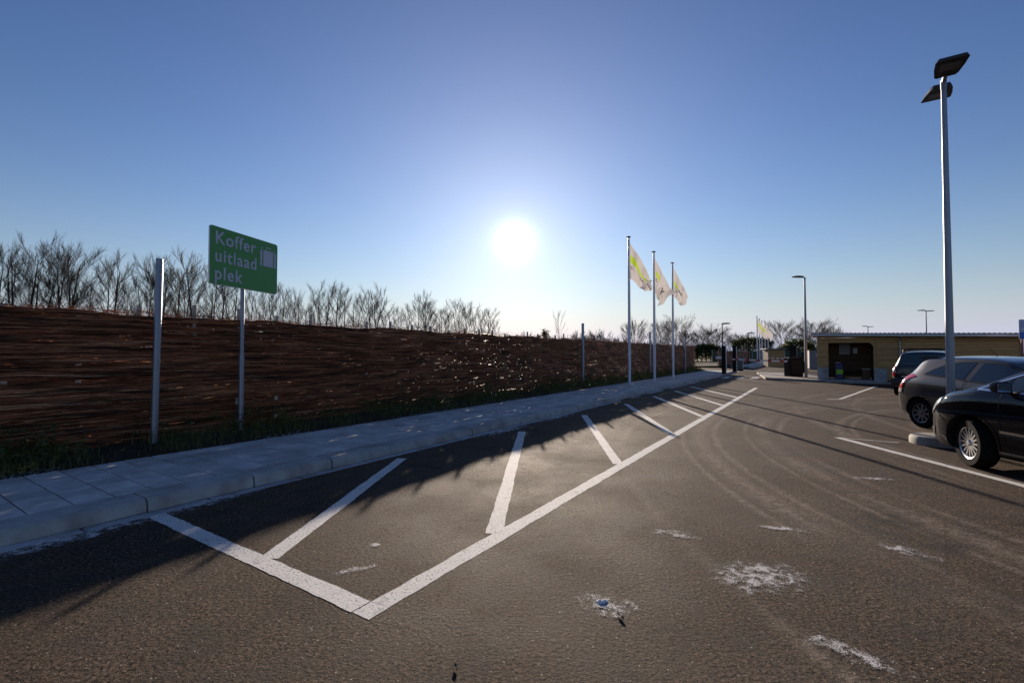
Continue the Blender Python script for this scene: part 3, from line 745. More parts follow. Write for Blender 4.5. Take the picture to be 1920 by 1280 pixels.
# ------------------------------------------------------------------ flagpoles and flags
def flagpole(loc, h, label, group, r=.062, rope=True):
    o = thing('flagpole', label, 'flagpole', loc, 0, group)
    b = MB(); b.lathe([(r * 1.25, -.1), (r * 1.25, .03), (r, .05), (r, h * .35), (r * .78, h * .8), (r * .7, h)], 16); b.build('pole', M['white_pole'], o, 40)
    b = MB(); b.lathe([(0, h - .01), (r * 1.5, h), (r * 1.7, h + .02), (r * 1.2, h + .05), (0, h + .06)], 16); b.build('cap', M['black'], o, 40)
    if rope:
        b = MB(); b.tube([(r + .012, 0, .9), (r + .015, 0, h * .5), (r * .7 + .02, 0, h - .05)], .004, 5); b.build('halyard', M['letter'], o)
        b = MB(); b.box((-r - .015, 0, 1.35), (.03, .03, .10), bevel=.006); b.build('cleat', M['galv'], o)
    return o
def flag(loc, rz, top, bot, hoist, seed, label, group, prints, folds=1.0, nu=72, nv=72):
    """top / bot: far ends (x,z) of the upper and lower edge; hoist: height on the pole"""
    g = random.Random(seed); ph = [g.uniform(0, 6.28) for _ in range(6)]
    def P(u, v):
        e0 = Vector((0, -hoist * v)); 
        tx = top[0] * (1 - v) + bot[0] * v; tz = top[1] * (1 - v) + bot[1] * v
        bow = math.sin(math.pi * u) * (.10 - .22 * v)
        x = tx * u ** (1.0 + .25 * v); z = e0.y * (1 - u) + tz * u - bow
        y = folds * u ** .7 * (.17 * math.sin(u * 7.5 + v * 2.2 + ph[0]) + .09 * math.sin(u * 15 - v * 3.1 + ph[1]) + .05 * math.sin(v * 9 + u * 4 + ph[2]))
        x += folds * u * .10 * math.sin(v * 6.5 + u * 3 + ph[3]); z += folds * u * .07 * math.sin(v * 7.7 + ph[4] + u * 6)
        return Vector((x + .05, y, z))
    o = thing('flag', label, 'flag', loc, rz, group)
    def inside(poly, x, y):
        c = False; j = len(poly) - 1
        for i in range(len(poly)):
            if (poly[i][1] > y) != (poly[j][1] > y) and x < (poly[j][0] - poly[i][0]) * (y - poly[i][1]) / (poly[j][1] - poly[i][1]) + poly[i][0]: c = not c
            j = i
        return c
    mats = [M['flag'], M['lime'], M['flagdark'], M['green']]; idx = {'lime': 1, 'flagdark': 2, 'green': 3}
    b = MB(); b.v = [tuple(P(i / nu, j / nv)) for i in range(nu + 1) for j in range(nv + 1)]
    for i in range(nu):
        for j in range(nv):
            mi = 0
            for nm, poly, m, stp in prints:
                if inside(poly, (i + .5) / nu, (j + .5) / nv): mi = idx[m]
            b.f.append((i * (nv + 1) + j, (i + 1) * (nv + 1) + j, (i + 1) * (nv + 1) + j + 1, i * (nv + 1) + j + 1)); b.mi.append(mi)
    b.build('cloth', mats, o, 80)
    b = MB(); b.tube([(-.01, 0, .06), (.05, 0, 0)], .006, 6); b.build('toggle', M['black'], o)
    return o
def ringpoly(cu, cv, ru, rv, w=.45, n=18):
    a = [(cu + ru * math.cos(2 * math.pi * k / n), cv + rv * math.sin(2 * math.pi * k / n)) for k in range(n + 1)]
    c = [(cu + ru * w * math.cos(2 * math.pi * k / n), cv + rv * w * math.sin(2 * math.pi * k / n)) for k in range(n, -1, -1)]
    return a + c
limeband = [(.04, .30), (.25, .22), (.55, .30), (.85, .38), (.85, .52), (.6, .50), (.3, .42), (.04, .50)]
def ypoly(u, v, s): return [(u, v), (u + .05 * s, v), (u + .1 * s, v + .1 * s), (u + .15 * s, v), (u + .2 * s, v), (u + .125 * s, v + .15 * s), (u + .125 * s, v + .3 * s), (u + .075 * s, v + .3 * s), (u + .075 * s, v + .15 * s)]
FG = 'flagpoles beside the pavement'; GG = 'pale flags beside the pavement'
poles = [(at(1180, 21.6), 7.0, 'tallest looking white flagpole, nearest the luggage bays'), (at(1227, 24.1), 6.85, 'middle white flagpole of the three beside the pavement'), (at(1262, 27.6), 6.95, 'third white flagpole, the one nearest the barrier')]
for p, h, lab in poles: flagpole((p.x, p.y, .10), h - .1, lab, FG)
p = poles[0][0]; flag((p.x, p.y, 6.78), R(-8), (1.12, -1.85), (.72, -2.42), 1.72, 4, 'pale flag with a lime band drooping from the first flagpole', GG,
     [('lime_band', limeband, 'lime', .02), ('ring_mark', ringpoly(.12, .63, .07, .05), 'flagdark', .012), ('ring_mark', ringpoly(.62, .66, .07, .05), 'flagdark', .012), ('stroke_mark', [(.8, .55), (.98, .62), (.98, .70), (.8, .62)], 'flagdark', .015)])
p = poles[1][0]; flag((p.x, p.y, 6.55), R(6), (1.05, -1.82), (.12, -2.55), 1.65, 9, 'pale flag with a dark Y mark on the middle flagpole', GG,
     [('lime_patch', [(.08, .32), (.32, .28), (.36, .45), (.08, .46)], 'lime', .02), ('ring_mark', ringpoly(.2, .56, .07, .05), 'flagdark', .012), ('ring_mark', ringpoly(.42, .84, .08, .06), 'flagdark', .012), ('y_mark', ypoly(.62, .34, 1.0), 'flagdark', .015)], .8)
p = poles[2][0]; flag((p.x, p.y, 6.70), R(-14), (.92, -1.80), (.45, -2.35), 1.75, 15, 'pale flag with a lime and green top on the third flagpole', GG,
     [('lime_patch', [(.08, .36), (.4, .36), (.42, .52), (.08, .52)], 'lime', .02), ('green_patch', [(.44, .40), (.72, .46), (.7, .56), (.44, .53)], 'green', .02), ('ring_mark', ringpoly(.2, .62, .05, .04), 'flagdark', .012), ('ring_mark', ringpoly(.34, .66, .05, .04), 'flagdark', .012)], .7)
FG2 = 'distant flagpoles beyond the barrier'
for k, (px, d, h) in enumerate(((1420, 66, 6.7), (1424.5, 69, 6.6), (1429, 72, 6.5), (1435, 75, 6.6), (1440.5, 78, 6.5))):
    q = at(px, d); flagpole((q.x, q.y, .1), h, 'distant white flagpole, %s of five beyond the barrier' % ('first', 'second', 'third', 'fourth', 'fifth')[k], FG2, .075, False)
    if k in (0, 1, 3):
        flag((q.x, q.y, h - .2), R(-5 + 7 * k), (1.35, -1.5), (1.15, -2.9), 1.9, 30 + k, 'pale flag on the %s of the five distant flagpoles' % ('first', '', 'fourth')[0 if k == 0 else 2] if k != 1 else 'pale flag on the second of the five distant flagpoles', 'flags on the distant poles',
             [('lime_band', limeband, 'lime', .03)] if k == 0 else [], .8, 16, 14)

# ------------------------------------------------------------------ lamp posts
def lamp_head(o, z, az, tilt=.06, size=1.0):
    """flat tapered LED head on a short arm, reaching out along azimuth az"""
    d = Vector((math.sin(az), math.cos(az), 0)); sd = Vector((math.cos(az), -math.sin(az), 0))
    def pt(a, c, h): return d * (a * size) + sd * (c * size) + Vector((0, 0, z + h * size + a * tilt))
    prof = [(.14, .13), (.20, .16), (.45, .20), (.66, .215), (.70, .20)]
    b = MB(); vs = []; n = len(prof)
    for a, w in prof:
        th = .075 if a < .5 else .05
        vs += [pt(a, -w, 0), pt(a, w, 0), pt(a, w * .86, th), pt(a, -w * .86, th)]
    fs = [(3, 2, 1, 0), tuple(range((n - 1) * 4, n * 4))]
    for i in range(n - 1):
        for k in range(4): fs.append((i * 4 + k, i * 4 + (k + 1) % 4, i * 4 + 4 + (k + 1) % 4, i * 4 + 4 + k))
    b.add(vs, fs); hd = b.build('lamp_head', M['lamp'], o)
    b = MB(); vs = [pt(.34, -.125, -.004), pt(.34, .125, -.004), pt(.58, .135, -.004), pt(.58, -.135, -.004)]
    vs += [v + Vector((0, 0, .006)) for v in vs]; b.add(vs, [(0, 1, 2, 3), (7, 6, 5, 4), (0, 4, 5, 1), (1, 5, 6, 2), (2, 6, 7, 3), (3, 7, 4, 0)]); b.build('lamp_glass', M['led'], hd)
    b = MB(); b.tube([pt(0, 0, -.02), pt(.17, 0, .03)], .035 * size, 10); b.build('arm', M['galv'], o, 40)
def lamp_post(loc, h, azs, label, r=.085, mat='galv', size=1.0, group='lamp posts of the car park'):
    o = thing('lamp_post', label, 'lamp post', loc, 0, group)
    b = MB(); b.lathe([(r, -.2), (r, .05), (r * .98, h * .25), (r * .62, h - .12), (r * .62, h - .1), (r * .7, h - .1), (r * .7, h + .06), (0, h + .065)], 20); b.build('pole', M[mat], o, 40)
    for k, az in enumerate(azs): lamp_head(o, h - .02 + .06 * (k == 0), az, .05, size)
    return o
main = Vector((7.72, 8.2, 0))
lamp_post(main, 6.42, (LOT + math.pi, LOT), 'tall galvanised lamp post with two black heads behind the black car', .062)
lamp_post((18.0, 28.5, .1), 6.1, (R(-95),), 'lamp post with one head on the traffic island by the barrier cabinet', .08)
lamp_post(at(1354.5, 44), 4.35, (R(75), R(118)), 'slim black lamp post above the black gate columns', .06, 'darkmetal')
lamp_post(at(1403, 62), 4.25, (R(75), R(118)), 'slim black lamp post beyond the barrier boom', .07, 'darkmetal')
lamp_post(at(1628, 62), 5.1, (R(-90), R(90)), 'short looking lamp post behind the shed roof', .08, 'galv_dark')
lamp_post(at(1737.5, 46), 5.75, (R(-90), R(90)), 'two headed lamp post rising above the middle of the shed roof', .08, 'galv_dark')
# oval concrete foot of the big lamp
b = MB(); prof = [(1.0, -.02), (1.0, .10), (.955, .145), (.90, .15), (0, .15)]
vs = []; n = 36
for k_, z in prof:
    for i in range(n):
        q = 2 * math.pi * i / n; c, s = math.cos(q), math.sin(q)
        ex = abs(c) ** .8 * (1 if c >= 0 else -1); ey = abs(s) ** .8 * (1 if s >= 0 else -1)
        vs.append((ex * .62 * k_, ey * .40 * k_, z))
fs = [(i * n + k, i * n + (k + 1) % n, (i + 1) * n + (k + 1) % n, (i + 1) * n + k) for i in range(len(prof) - 1) for k in range(n)]
b.add(vs, fs); o = b.build('concrete_block', M['island'], None, 50); o.location = (7.72, 8.15, 0); o.rotation_euler = (0, 0, R(-20))
tag(o, 'rounded concrete foot under the big lamp post', 'kerb block')
ft = thing('dry_weed', 'tiny dry yellow weed on the concrete lamp foot beside the black bumper', 'weed', (7.36, 8.0, .15))
V, F = leaves_arr(g.normal(0, .028, (40, 3)) + np.array([0, 0, .05]), .04, g); tag(link('leaf_cluster', arr_mesh('leaf_cluster', V, F, M['yellow']), ft), kind='stuff')
b = MB(); b.tube([(0, 0, -.02), (.004, 0, .03), (0, .004, .07)], [.004, .003, .001], 5); b.build('stem', M['weed'], ft)

# ------------------------------------------------------------------ traffic island, gate columns, barriers
b = MB(); b.prism([(15.55, 28.6), (15.62, 27.7), (15.95, 27.1), (16.95, 25.55), (24.2, 20.8), (26.2, 23.8), (20.2, 30.5), (21.5, 35.0), (19.2, 36.5)], -.05, .115, 'z')
isl = b.build('traffic_island', M['island']); tag(isl, 'low raised concrete island under the barrier cabinet and the shed', kind='structure')
b = MB()
edge = [(15.55, 28.6), (15.62, 27.7), (15.95, 27.1), (16.95, 25.55), (24.2, 20.8)]
for (x0, y0), (x1, y1) in zip(edge, edge[1:]):
    L = math.hypot(x1 - x0, y1 - y0); k = max(1, round(L / 1.0))
    for i in range(k):
        u = (i + .5) / k; bb = MB(); bb.box((0, 0, 0), (L / k - .012, .16, .16), bevel=.02)
        d = Vector((y0 - y1, x1 - x0, 0)).normalized() * .085
        o = bb.build('kerb_stone', M['kerb'], isl); o.location = (x0 + (x1 - x0) * u - d.x * -1.0, y0 + (y1 - y0) * u + d.y, .052); o.rotation_euler = (0, 0, math.atan2(y1 - y0, x1 - x0))

def gate_column(loc, h, label, plate=False):
    o = thing('gate_column', label, 'gate column', loc, -LOT, 'black gate columns')
    b = MB(); b.box((0, 0, h / 2), (.27, .27, h), bevel=.012); b.build('body', M['darkmetal'], o)
    b = MB(); b.box((.15, 0, h / 2 - .01), (.03, .20, h - .1), bevel=.004); b.build('edge_strip', M['zinc'], o)
    b = MB(); b.box((0, 0, .03), (.33, .33, .06), bevel=.01); b.build('base_plate', M['black'], o)
    b = MB(); b.box((0, 0, h + .012), (.28, .28, .022), bevel=.006); b.build('cap', M['black'], o)
    if plate: b = MB(); b.box((-.33, -.12, 1.18), (.40, .02, .17), bevel=.004); b.build('sign_plate', M['white'], o)
gate_column(at(1357, 33.8, .1), 2.02, 'nearer black gate column with a small white plate', True)
gate_column(at(1377, 37.8, .1), 2.10, 'farther black gate column at the tip of the red and white boom')

def barrier(cab, tip, z0, z1, label, size, extra=True):
    cab = Vector(cab); tip = Vector(tip); o = thing('barrier', label, 'barrier', cab, 0, 'parking barriers')
    b = MB(); b.box((.42 * size, 0, .62), (.88 * size, .62 * size, 1.22), bevel=.03); c = b.build('cabinet', M['darkmetal'], o)
    b = MB(); b.box((.42 * size, -.315 * size, .62), (.60 * size, .012, .85)); b.build('cabinet_door', M['black'], c)
    d = tip - cab; d.z = 0; L = d.length; az = math.atan2(d.y, d.x)
    bm_ = MB(); bm_.box((L / 2, 0, 0), (L, .05, .11), bevel=.012); boom = bm_.build('boom', M['white'], o)
    boom.location = (0, -.2, z0); boom.rotation_euler = (0, -math.atan2(z1 - z0, L), az)
    n = 5
    for k in range(n):
        sb = MB(); sb.box((L * (k + .55) / n, 0, 0), (L / n * .34, .056, .116), bevel=.004); sb.build('red_stripe', M['red'], boom)
    hb = MB(); hb.box((.05, -.2, z0), (.24, .14, .22), bevel=.02); hb.build('boom_clamp', M['black'], o)
    return o
barrier(at(1475, 29.9, .1), at(1370.5, 33.6), .97, 1.06, 'red and white barrier boom on a black cabinet before the shed', 1.0)
barrier(at(1484, 41, .1), at(1438, 42), 1.02, 1.06, 'second barrier with a red and white boom behind the first cabinet', .9)
def column_box(loc, w, h, label):
    o = thing('control_column', label, 'control column', loc, -LOT)
    b = MB(); b.box((0, 0, h / 2), (w, .32, h), bevel=.02); b.build('body', M['darkmetal'], o)
    b = MB(); b.box((w / 2 + .015, 0, h / 2), (.028, .1, h - .2), bevel=.004); b.build('edge_strip', M['fpost'], o)
    b = MB(); b.box((0, -.168, h * .72), (w * .6, .012, .3)); b.build('panel', M['black'], o)
column_box(at(1487, 33.0, .1), .40, 2.0, 'tall black ticket column standing behind the barrier cabinet')
column_box(at(1508, 36.0, .1), .34, 1.55, 'shorter black ticket column behind the island lamp post')

# bin by the gate, utility cabinet, small far shed
o = thing('wheelie_bin', 'slate grey bin on the pavement end behind the barrier boom', 'bin', at(1387.5, 41, .05), -LOT)
b = MB(); b.box((0, 0, .58), (.40, .42, .92), bevel=.03, taper=1.0); b.build('body', M['binslate'], o)
b = MB(); b.box((0, 0, 1.08), (.46, .48, .08), bevel=.03); b.build('lid', M['binslate'], o)
b = MB(); b.box((0, 0, .07), (.44, .46, .14), bevel=.02); b.build('foot', M['black'], o)
b = MB(); b.box((.23, 0, .60), (.03, .06, .8), bevel=.005); b.build('side_strip', M['white'], o)
o = thing('utility_cabinet', 'grey ribbed utility cabinet left of the wooden shed', 'cabinet', at(1524, 46, .0), R(-18))
b = MB(); b.box((0, 0, .92), (.80, .7, 1.72), bevel=.04); c = b.build('body', M['utility'], o)
b = MB(); b.box((0, 0, 1.82), (.86, .76, .10), bevel=.04); b.build('roof', M['utility'], o)
for k in range(5): b = MB(); b.box((-.30 + .15 * k, -.358, .95), (.03, .02, 1.4), bevel=.006); b.build('rib', M['utility'], c)
b = MB(); b.box((.20, -.372, 1.42), (.12, .01, .12)); b.build('label_plate', M['white'], c)
b = MB(); b.box((-.385, -.2, .9), (.06, .3, 1.5), bevel=.02); b.build('white_corner', M['white'], o)

def plank_wall(o, x0, x1, z0, z1, y, step, mat, name='plank', gap=.010, thick=.024):
    k = 0; z = z0
    while z + step * .5 < z1:
        h = min(step, z1 - z); b = MB()
        prof = [(y, z + .002), (y - thick * 1.15, z + .004), (y - thick * .7, z + h - gap), (y, z + h - gap)]
        b.prism([(p[0], p[1]) for p in prof], x0, x1, 'x'); b.build(name, mat, o); z += step; k += 1
def small_shed(loc, w, h, d, rz, label):
    o = thing('small_shed', label, 'shed', loc, rz)
    b = MB(); b.box((0, d / 2 + .06, h / 2), (w - .06, d, h - .05)); b.build('core', M['plank_dark'], o)
    plank_wall(o, -w / 2, w / 2, .05, h - .06, .0, .16, M['plank'])
    for sx_ in (-1, 1): b = MB(); b.box((sx_ * w / 2, -.02, h / 2), (.09, .09, h - .02)); b.build('corner_post', M['fpost'], o)
    b = MB(); b.box((0, d / 2, h + .03), (w + .5, d + .5, .09), bevel=.01); b.build('roof', M['fascia'], o)
    b = MB(); b.box((0, d / 2, h + .086), (w + .46, d + .46, .02)); b.build('roof_sheet', M['roofmetal'], o)
small_shed(at(1455, 54, 0), 1.75, 2.05, 1.6, R(-10), 'small plank hut far behind the barrier')

# ------------------------------------------------------------------ the long wooden shed
SL, SD = 7.9, 3.0
shed = thing('shed', 'long low wooden shed with a flat metal roof and a dark open bay', 'shed', (17.1, 26.0, .115), -LOT)
OX0, OX1, OZ1 = .48, 2.45, 2.06
SEAM = [2.63, 5.2]
step = .142; z = .06
def plank(x0, x1, z, h, drop=0.0):
    b = MB(); prof = [(.0, 0.002), (-.030, .004), (-.020, h - .010), (.0, h - .010)]
    vs = [(x0, y, z + q) for y, q in prof] + [(x1, y, z + q - (drop if q > .05 else 0)) for y, q in prof]
    b.add(vs, [(3, 2, 1, 0), (4, 5, 6, 7)] + [(i, (i + 1) % 4, 4 + (i + 1) % 4, 4 + i) for i in range(4)]); b.build('plank', M['plank'], shed)
while z < 2.25:
    xs = [OX1] + SEAM + [SL - .04] if z < OZ1 - .02 else [.04] + SEAM + [SL - .04]
    if z < OZ1 - .02: plank(.04, OX0, z, step)
    for a, c in zip(xs, xs[1:]): plank(a + .004, c - .004, z, step)
    z += step
plank(.04, SEAM[0], z, .13, .06); plank(SEAM[0] + .004, SEAM[1], z, .07, .05)
for x in [0] + SEAM + [SL]:
    end = x in (0, SL)
    b = MB(); b.box((x, .0 if end else -.034, 1.19), (.075, .085 if end else .03, 2.32), bevel=.006); b.build('corner_post' if end else 'cover_strip', M['plank'], shed)
plank_side = MB()
for k in range(16):
    b = MB(); b.box((-.012, SD / 2, .06 + .142 * k + .067), (.03, SD - .1, .132), bevel=.004); b.build('side_plank', M['plank'], shed)
b = MB(); b.box((.05, SD / 2, 1.2), (.05, SD - .12, 2.30)); b.build('left_wall', M['plank_dark'], shed)
b = MB(); b.box((OX1 + .09, .94, 1.18), (.10, 1.80, 2.28)); b.build('bay_wall', M['plank_dark'], shed)
b = MB(); b.box((SL - .05, SD / 2, 1.18), (.08, SD - .12, 2.24)); b.build('right_wall', M['plank_dark'], shed)
b = MB(); b.box((SL / 2, SD - .06, 1.18), (SL - .2, .06, 2.26)); b.build('rear_wall', M['plank_dark'], shed)
b = MB(); b.box(((OX1 + SL) / 2 + .05, .05, 1.18), (SL - OX1 - .30, .06, 2.24)); b.build('inner_lining', M['plank_dark'], shed)
b = MB(); b.prism([(OX1 - .16, OZ1 + .0), (OX1 + .02, OZ1 + .0), (OX1 + .02, 1.86)], -.028, .02, 'y'); b.build('corner_brace', M['plank'], shed)
plank_wall(shed, OX0 - .38, OX1 + .03, .06, 2.30, 1.85, .19, M['plank_dark'], 'back_plank')
b = MB(); b.box((1.45, .92, .03), (2.2, 1.9, .05)); b.build('bay_floor', M['block'], shed)
for x0, x1, zt in ((-.03, .475, .70), (2.455, 3.0, .68)):
    b = MB(); b.box(((x0 + x1) / 2, -.09, zt / 2), (x1 - x0, .11, zt), bevel=.012); b.build('plinth_block', M['block'], shed)
roof = bpy.data.objects.new('roof', None); COL.objects.link(roof); roof.parent = shed; roof.location = (-.25, 0, 2.44); roof.rotation_euler = (0, math.atan(.19 / 7.9), 0)
RL = SL + .5
b = MB(); b.box((RL / 2, SD / 2 - .12, .085), (RL, SD + .55, .13), bevel=.01); b.build('fascia', M['fascia'], roof)
b = MB(); nW = 48; vs = []
for i in range(nW * 4 + 1):
    x = -.02 + (RL + .04) * i / (nW * 4); dz = .018 * math.cos(i * math.pi / 2)
    vs += [(x, -.46, .175 + dz), (x, SD + .3, .20 + dz), (x, -.46, .155 + dz), (x, SD + .3, .180 + dz)]
fs = []
for i in range(nW * 4):
    a, c = i * 4, i * 4 + 4; fs += [(a, c, c + 1, a + 1), (a + 2, a + 3, c + 3, c + 2), (a, a + 2, c + 2, c), (a + 1, c + 1, c + 3, a + 3)]
b.add(vs, fs); b.build('corrugated_sheet', M['roofmetal'], roof)
b = MB(); b.prism([(-.49, .01), (-.49, .115), (-.482, .115), (-.482, .018), (-.405, .018), (-.405, .01)], 0, RL, 'x'); b.build('gutter', M['zinc'], roof)
b = MB(); b.tube([(3.54, -.45, 2.38), (3.54, -.41, 2.26), (3.54, -.09, 2.12), (3.54, -.08, .05)], .042, 10); dp = b.build('downpipe', M['zinc'], shed, 50)
for zz in (.5, 1.3, 2.0): b = MB(); b.lathe([(.047, zz - .015), (.047, zz + .015)], 10, (3.54, -.08, 0)); b.build('pipe_clip', M['galv_dark'], dp)
for x, zz, w, h, m in ((1.28, 1.72, .55, .66, 'paper'), (1.78, 1.62, .24, .34, 'binwhite')):
    b = MB(); b.box((x, 1.80, zz), (w, .03, h), bevel=.004); fr = b.build('notice_board', M['fascia'], shed)
    b = MB(); b.box((x, 1.782, zz), (w - .05, .006, h - .05)); b.build('sheet', M[m], fr)
def in_shed(x, y, z=.175): return (17.1 + x * UY + y * UX, 26.0 - x * UX + y * UY, z)
o = thing('recycling_bin', 'dark blue bin with a lime green panel inside the open shed bay', 'bin', in_shed(.95, .45), -LOT)
b = MB(); b.box((0, 0, .42), (.36, .38, .82), bevel=.03); b.build('body', M['bin'], o)
b = MB(); b.box((0, 0, .86), (.38, .40, .06), bevel=.02); b.build('lid', M['bin'], o)
b = MB(); b.box((-.04, -.15, .90), (.24, .08, .025), bevel=.006); b.build('lid_edge', M['binwhite'], o)
b = MB(); b.box((.03, -.196, .40), (.31, .012, .26), bevel=.003); b.build('lime_panel', M['binlime'], o)
o = thing('bench', 'rough plank bench at the back of the open shed bay', 'bench', in_shed(1.65, 1.4), -LOT)
for k in range(2): b = MB(); b.box((0, -.12 + .17 * k, .52), (1.1, .15, .045), bevel=.005); b.build('seat_plank', M['plank_dark'], o)
for sx_ in (-.45, .45): b = MB(); b.box((sx_, -.03, .25), (.07, .3, .49)); b.build('leg', M['plank_dark'], o)
b = MB(); b.box((0, -.15, .10), (1.0, .05, .07)); b.build('rail', M['plank'], o)
o = thing('waste_bin', 'brown waste bin at the inner corner of the open shed bay', 'bin', in_shed(2.15, .35), -LOT)
b = MB(); b.box((0, 0, .28), (.36, .36, .55), bevel=.02); b.build('body', M['plank_dark'], o); b = MB(); b.box((0, 0, .575), (.40, .40, .035), bevel=.008); b.build('lid', M['fpost'], o)

# blue parking board at the right edge
o = thing('parking_board', 'blue and pale parking board on a red post at the edge of the picture', 'sign', (21.95, 20.0, 0), R(-8))
b = MB(); b.lathe([(.045, -.1), (.045, 3.05), (0, 3.06)], 14); b.build('post', M['postred'], o, 40)
b = MB(); b.box((.16, -.07, 2.62), (.66, .03, .84), bevel=.008); pn = b.build('panel', M['paleblue'], o)
b = MB(); b.box((.16, -.089, 2.36), (.64, .006, .28)); b.build('blue_field', M['blue'], pn)
b = MB(); b.box((.06, -.089, 2.62), (.30, .006, .10)); b.box((.02, -.089, 2.76), (.06, .006, .12)); b.build('white_mark', M['white'], pn)

# ------------------------------------------------------------------ trees
def unit(v): return v / (np.linalg.norm(v) + 1e-9)
def grow(g, start, direc, length, r0, r1, K, wob, lift):
    """curved branch: K points, bending upwards by lift"""
    P = [np.array(start, float)]; d = unit(np.array(direc, float)); st = length / (K - 1)
    for k in range(K - 1):
        d = unit(d + g.normal(0, wob, 3) + np.array([0, 0, lift])); P.append(P[-1] + d * st)
    return np.array(P), np.linspace(r0, r1, K)
def make_tree(seed, H, spread, nmain, low=.18, l2=7, l3=5, upright=.55, fork=0, rtw=.0065, name='tree'):
    """bare winter tree -> (trunk mesh data, crown mesh data) in metres"""
    g = np.random.default_rng(seed); stems = []; B1, B2, B3 = [], [], []
    nst = 1 + fork
    for f in range(nst):
        az = g.uniform(0, 6.28); lean = .04 if f == 0 else .20
        stems.append(grow(g, (0, 0, -.2) if f == 0 else (0, 0, H * g.uniform(.06, .16)), (math.cos(az) * lean, math.sin(az) * lean, 1), H * (.80 if f == 0 else g.uniform(.62, .78)), H * .0125 * (1 if f == 0 else .7), H * .0018, 10, .022, .03))
    for P, rr in stems:
        for i in range(nmain):
            u = low + (1 - low) * ((i + g.uniform(0, 1)) / nmain) ** .9; u = min(u, .985)
            k = u * (len(P) - 1); a = int(k); p = P[a] + (P[min(a + 1, len(P) - 1)] - P[a]) * (k - a)
            az = i * 2.4 + g.uniform(-.5, .5); e = upright + g.uniform(-.15, .3)
            env = math.sin(math.pi * min(1, .20 + .62 * u)) ** .7
            L = H * spread * env * g.uniform(.65, 1.15) + .15
            r = max(.010, float(np.interp(u, [0, 1], [rr[0], rr[-1]])) * .30)
            B1.append(grow(g, p, (math.cos(az) * math.cos(e), math.sin(az) * math.cos(e), math.sin(e)), L, r, .007, 7, .025, .045))
    for P, rr in B1:
        L = np.linalg.norm(P[-1] - P[0])
        for i in range(l2):
            u = .22 + .78 * (i + g.uniform(0, 1)) / l2; k = u * 6; a = min(int(k), 5); p = P[a] + (P[a + 1] - P[a]) * (k - a)
            d = unit(P[a + 1] - P[a]) * .9 + g.normal(0, .30, 3) + np.array([0, 0, .34])
            B2.append(grow(g, p, d, L * g.uniform(.28, .5) * (1.15 - .5 * u) + .12, max(.0065, rr[a] * .5), .0045, 5, .035, .04))
    for P, rr in B2:
        L = np.linalg.norm(P[-1] - P[0])
        for i in range(l3):
            u = .2 + .8 * (i + g.uniform(0, 1)) / l3; k = u * 4; a = min(int(k), 3); p = P[a] + (P[a + 1] - P[a]) * (k - a)
            d = unit(P[a + 1] - P[a]) + g.normal(0, .34, 3) + np.array([0, 0, .2])
            B3.append(grow(g, p, d, L * g.uniform(.3, .6) + .12, rtw, rtw * .55, 3, .06, .04))
    tv = join_arr([tubes_arr(P[None], rr[None], 7) for P, rr in stems])
    cr = [tubes_arr(np.array([q[0] for q in BB]), np.array([q[1] for q in BB]), sd) for BB, sd in ((B1, 5), (B2, 4), (B3, 3)) if BB]
    return tv, join_arr(cr)
VAR = {}
def tree_kind(key, mat, **kw):
    tv, cv = make_tree(**kw); VAR[key] = (arr_mesh('trunk', tv[0], tv[1], M[mat], True), arr_mesh('crown', cv[0], cv[1], M[mat]), float(np.percentile(cv[0][:, 2], 99.7)))
for k in range(6): tree_kind('row%d' % k, 'bark', seed=100 + k, H=8.8, spread=(.20, .22, .18, .21, .22, .20)[k], nmain=(24, 14, 28, 13, 22, 15)[k], low=.22, l2=7, l3=7, upright=.80, fork=(0, 1, 0, 1, 0, 1)[k], rtw=.0046)
for k in range(3): tree_kind('round%d' % k, 'bark2', seed=200 + k, H=10, spread=.46, nmain=30, low=.16, l2=8, l3=6, upright=.42, fork=1, rtw=.013)
for k in range(3): tree_kind('shrub%d' % k, 'bark2', seed=300 + k, H=3.6, spread=.42, nmain=16, low=.03, l2=6, l3=5, upright=.62, fork=2, rtw=.008)
tree_kind('sapling', 'birch', seed=400, H=6, spread=.26, nmain=12, low=.2, l2=4, l3=3, upright=.95, rtw=.007)
ONES = ('', 'first', 'second', 'third', 'fourth', 'fifth', 'sixth', 'seventh', 'eighth', 'ninth', 'tenth', 'eleventh', 'twelfth', 'thirteenth', 'fourteenth', 'fifteenth', 'sixteenth', 'seventeenth', 'eighteenth', 'nineteenth')
TENS = {20: 'twent', 30: 'thirt', 40: 'fort', 50: 'fift', 60: 'sixt', 70: 'sevent'}
def ordinal(n):
    if n < 20: return ONES[n]
    t = n // 10 * 10; return TENS[t] + ('ieth' if n == t else 'y-' + ONES[n - t])
ORD = ('first', 'second', 'third', 'fourth', 'fifth', 'sixth', 'seventh', 'eighth', 'ninth', 'tenth', 'eleventh', 'twelfth', 'thirteenth')
def tree(kind, loc, h, rz, label, cat='tree', group=None, wide=1.0, name='bare_tree'):
    tm, cm, H = VAR[kind]; o = thing(name, label, cat, loc, rz, group); k = h / H; o.scale = (k * wide, k * wide, k)
    link('trunk', tm, o); link('crown', cm, o); return o
env_x = [-60, 0, 40, 75, 120, 160, 200, 235, 258, 300, 335, 375, 420, 470, 530, 590, 640, 690, 735, 800, 850, 900, 945]
env_y = [415, 420, 432, 455, 460, 472, 474, 500, 512, 478, 492, 482, 505, 525, 545, 542, 528, 533, 560, 556, 570, 570, 602]
px = -12.0; k = 0; nt = 0; rt = random.Random(5)
GT = 'bare trees in the long row behind the willow fence'
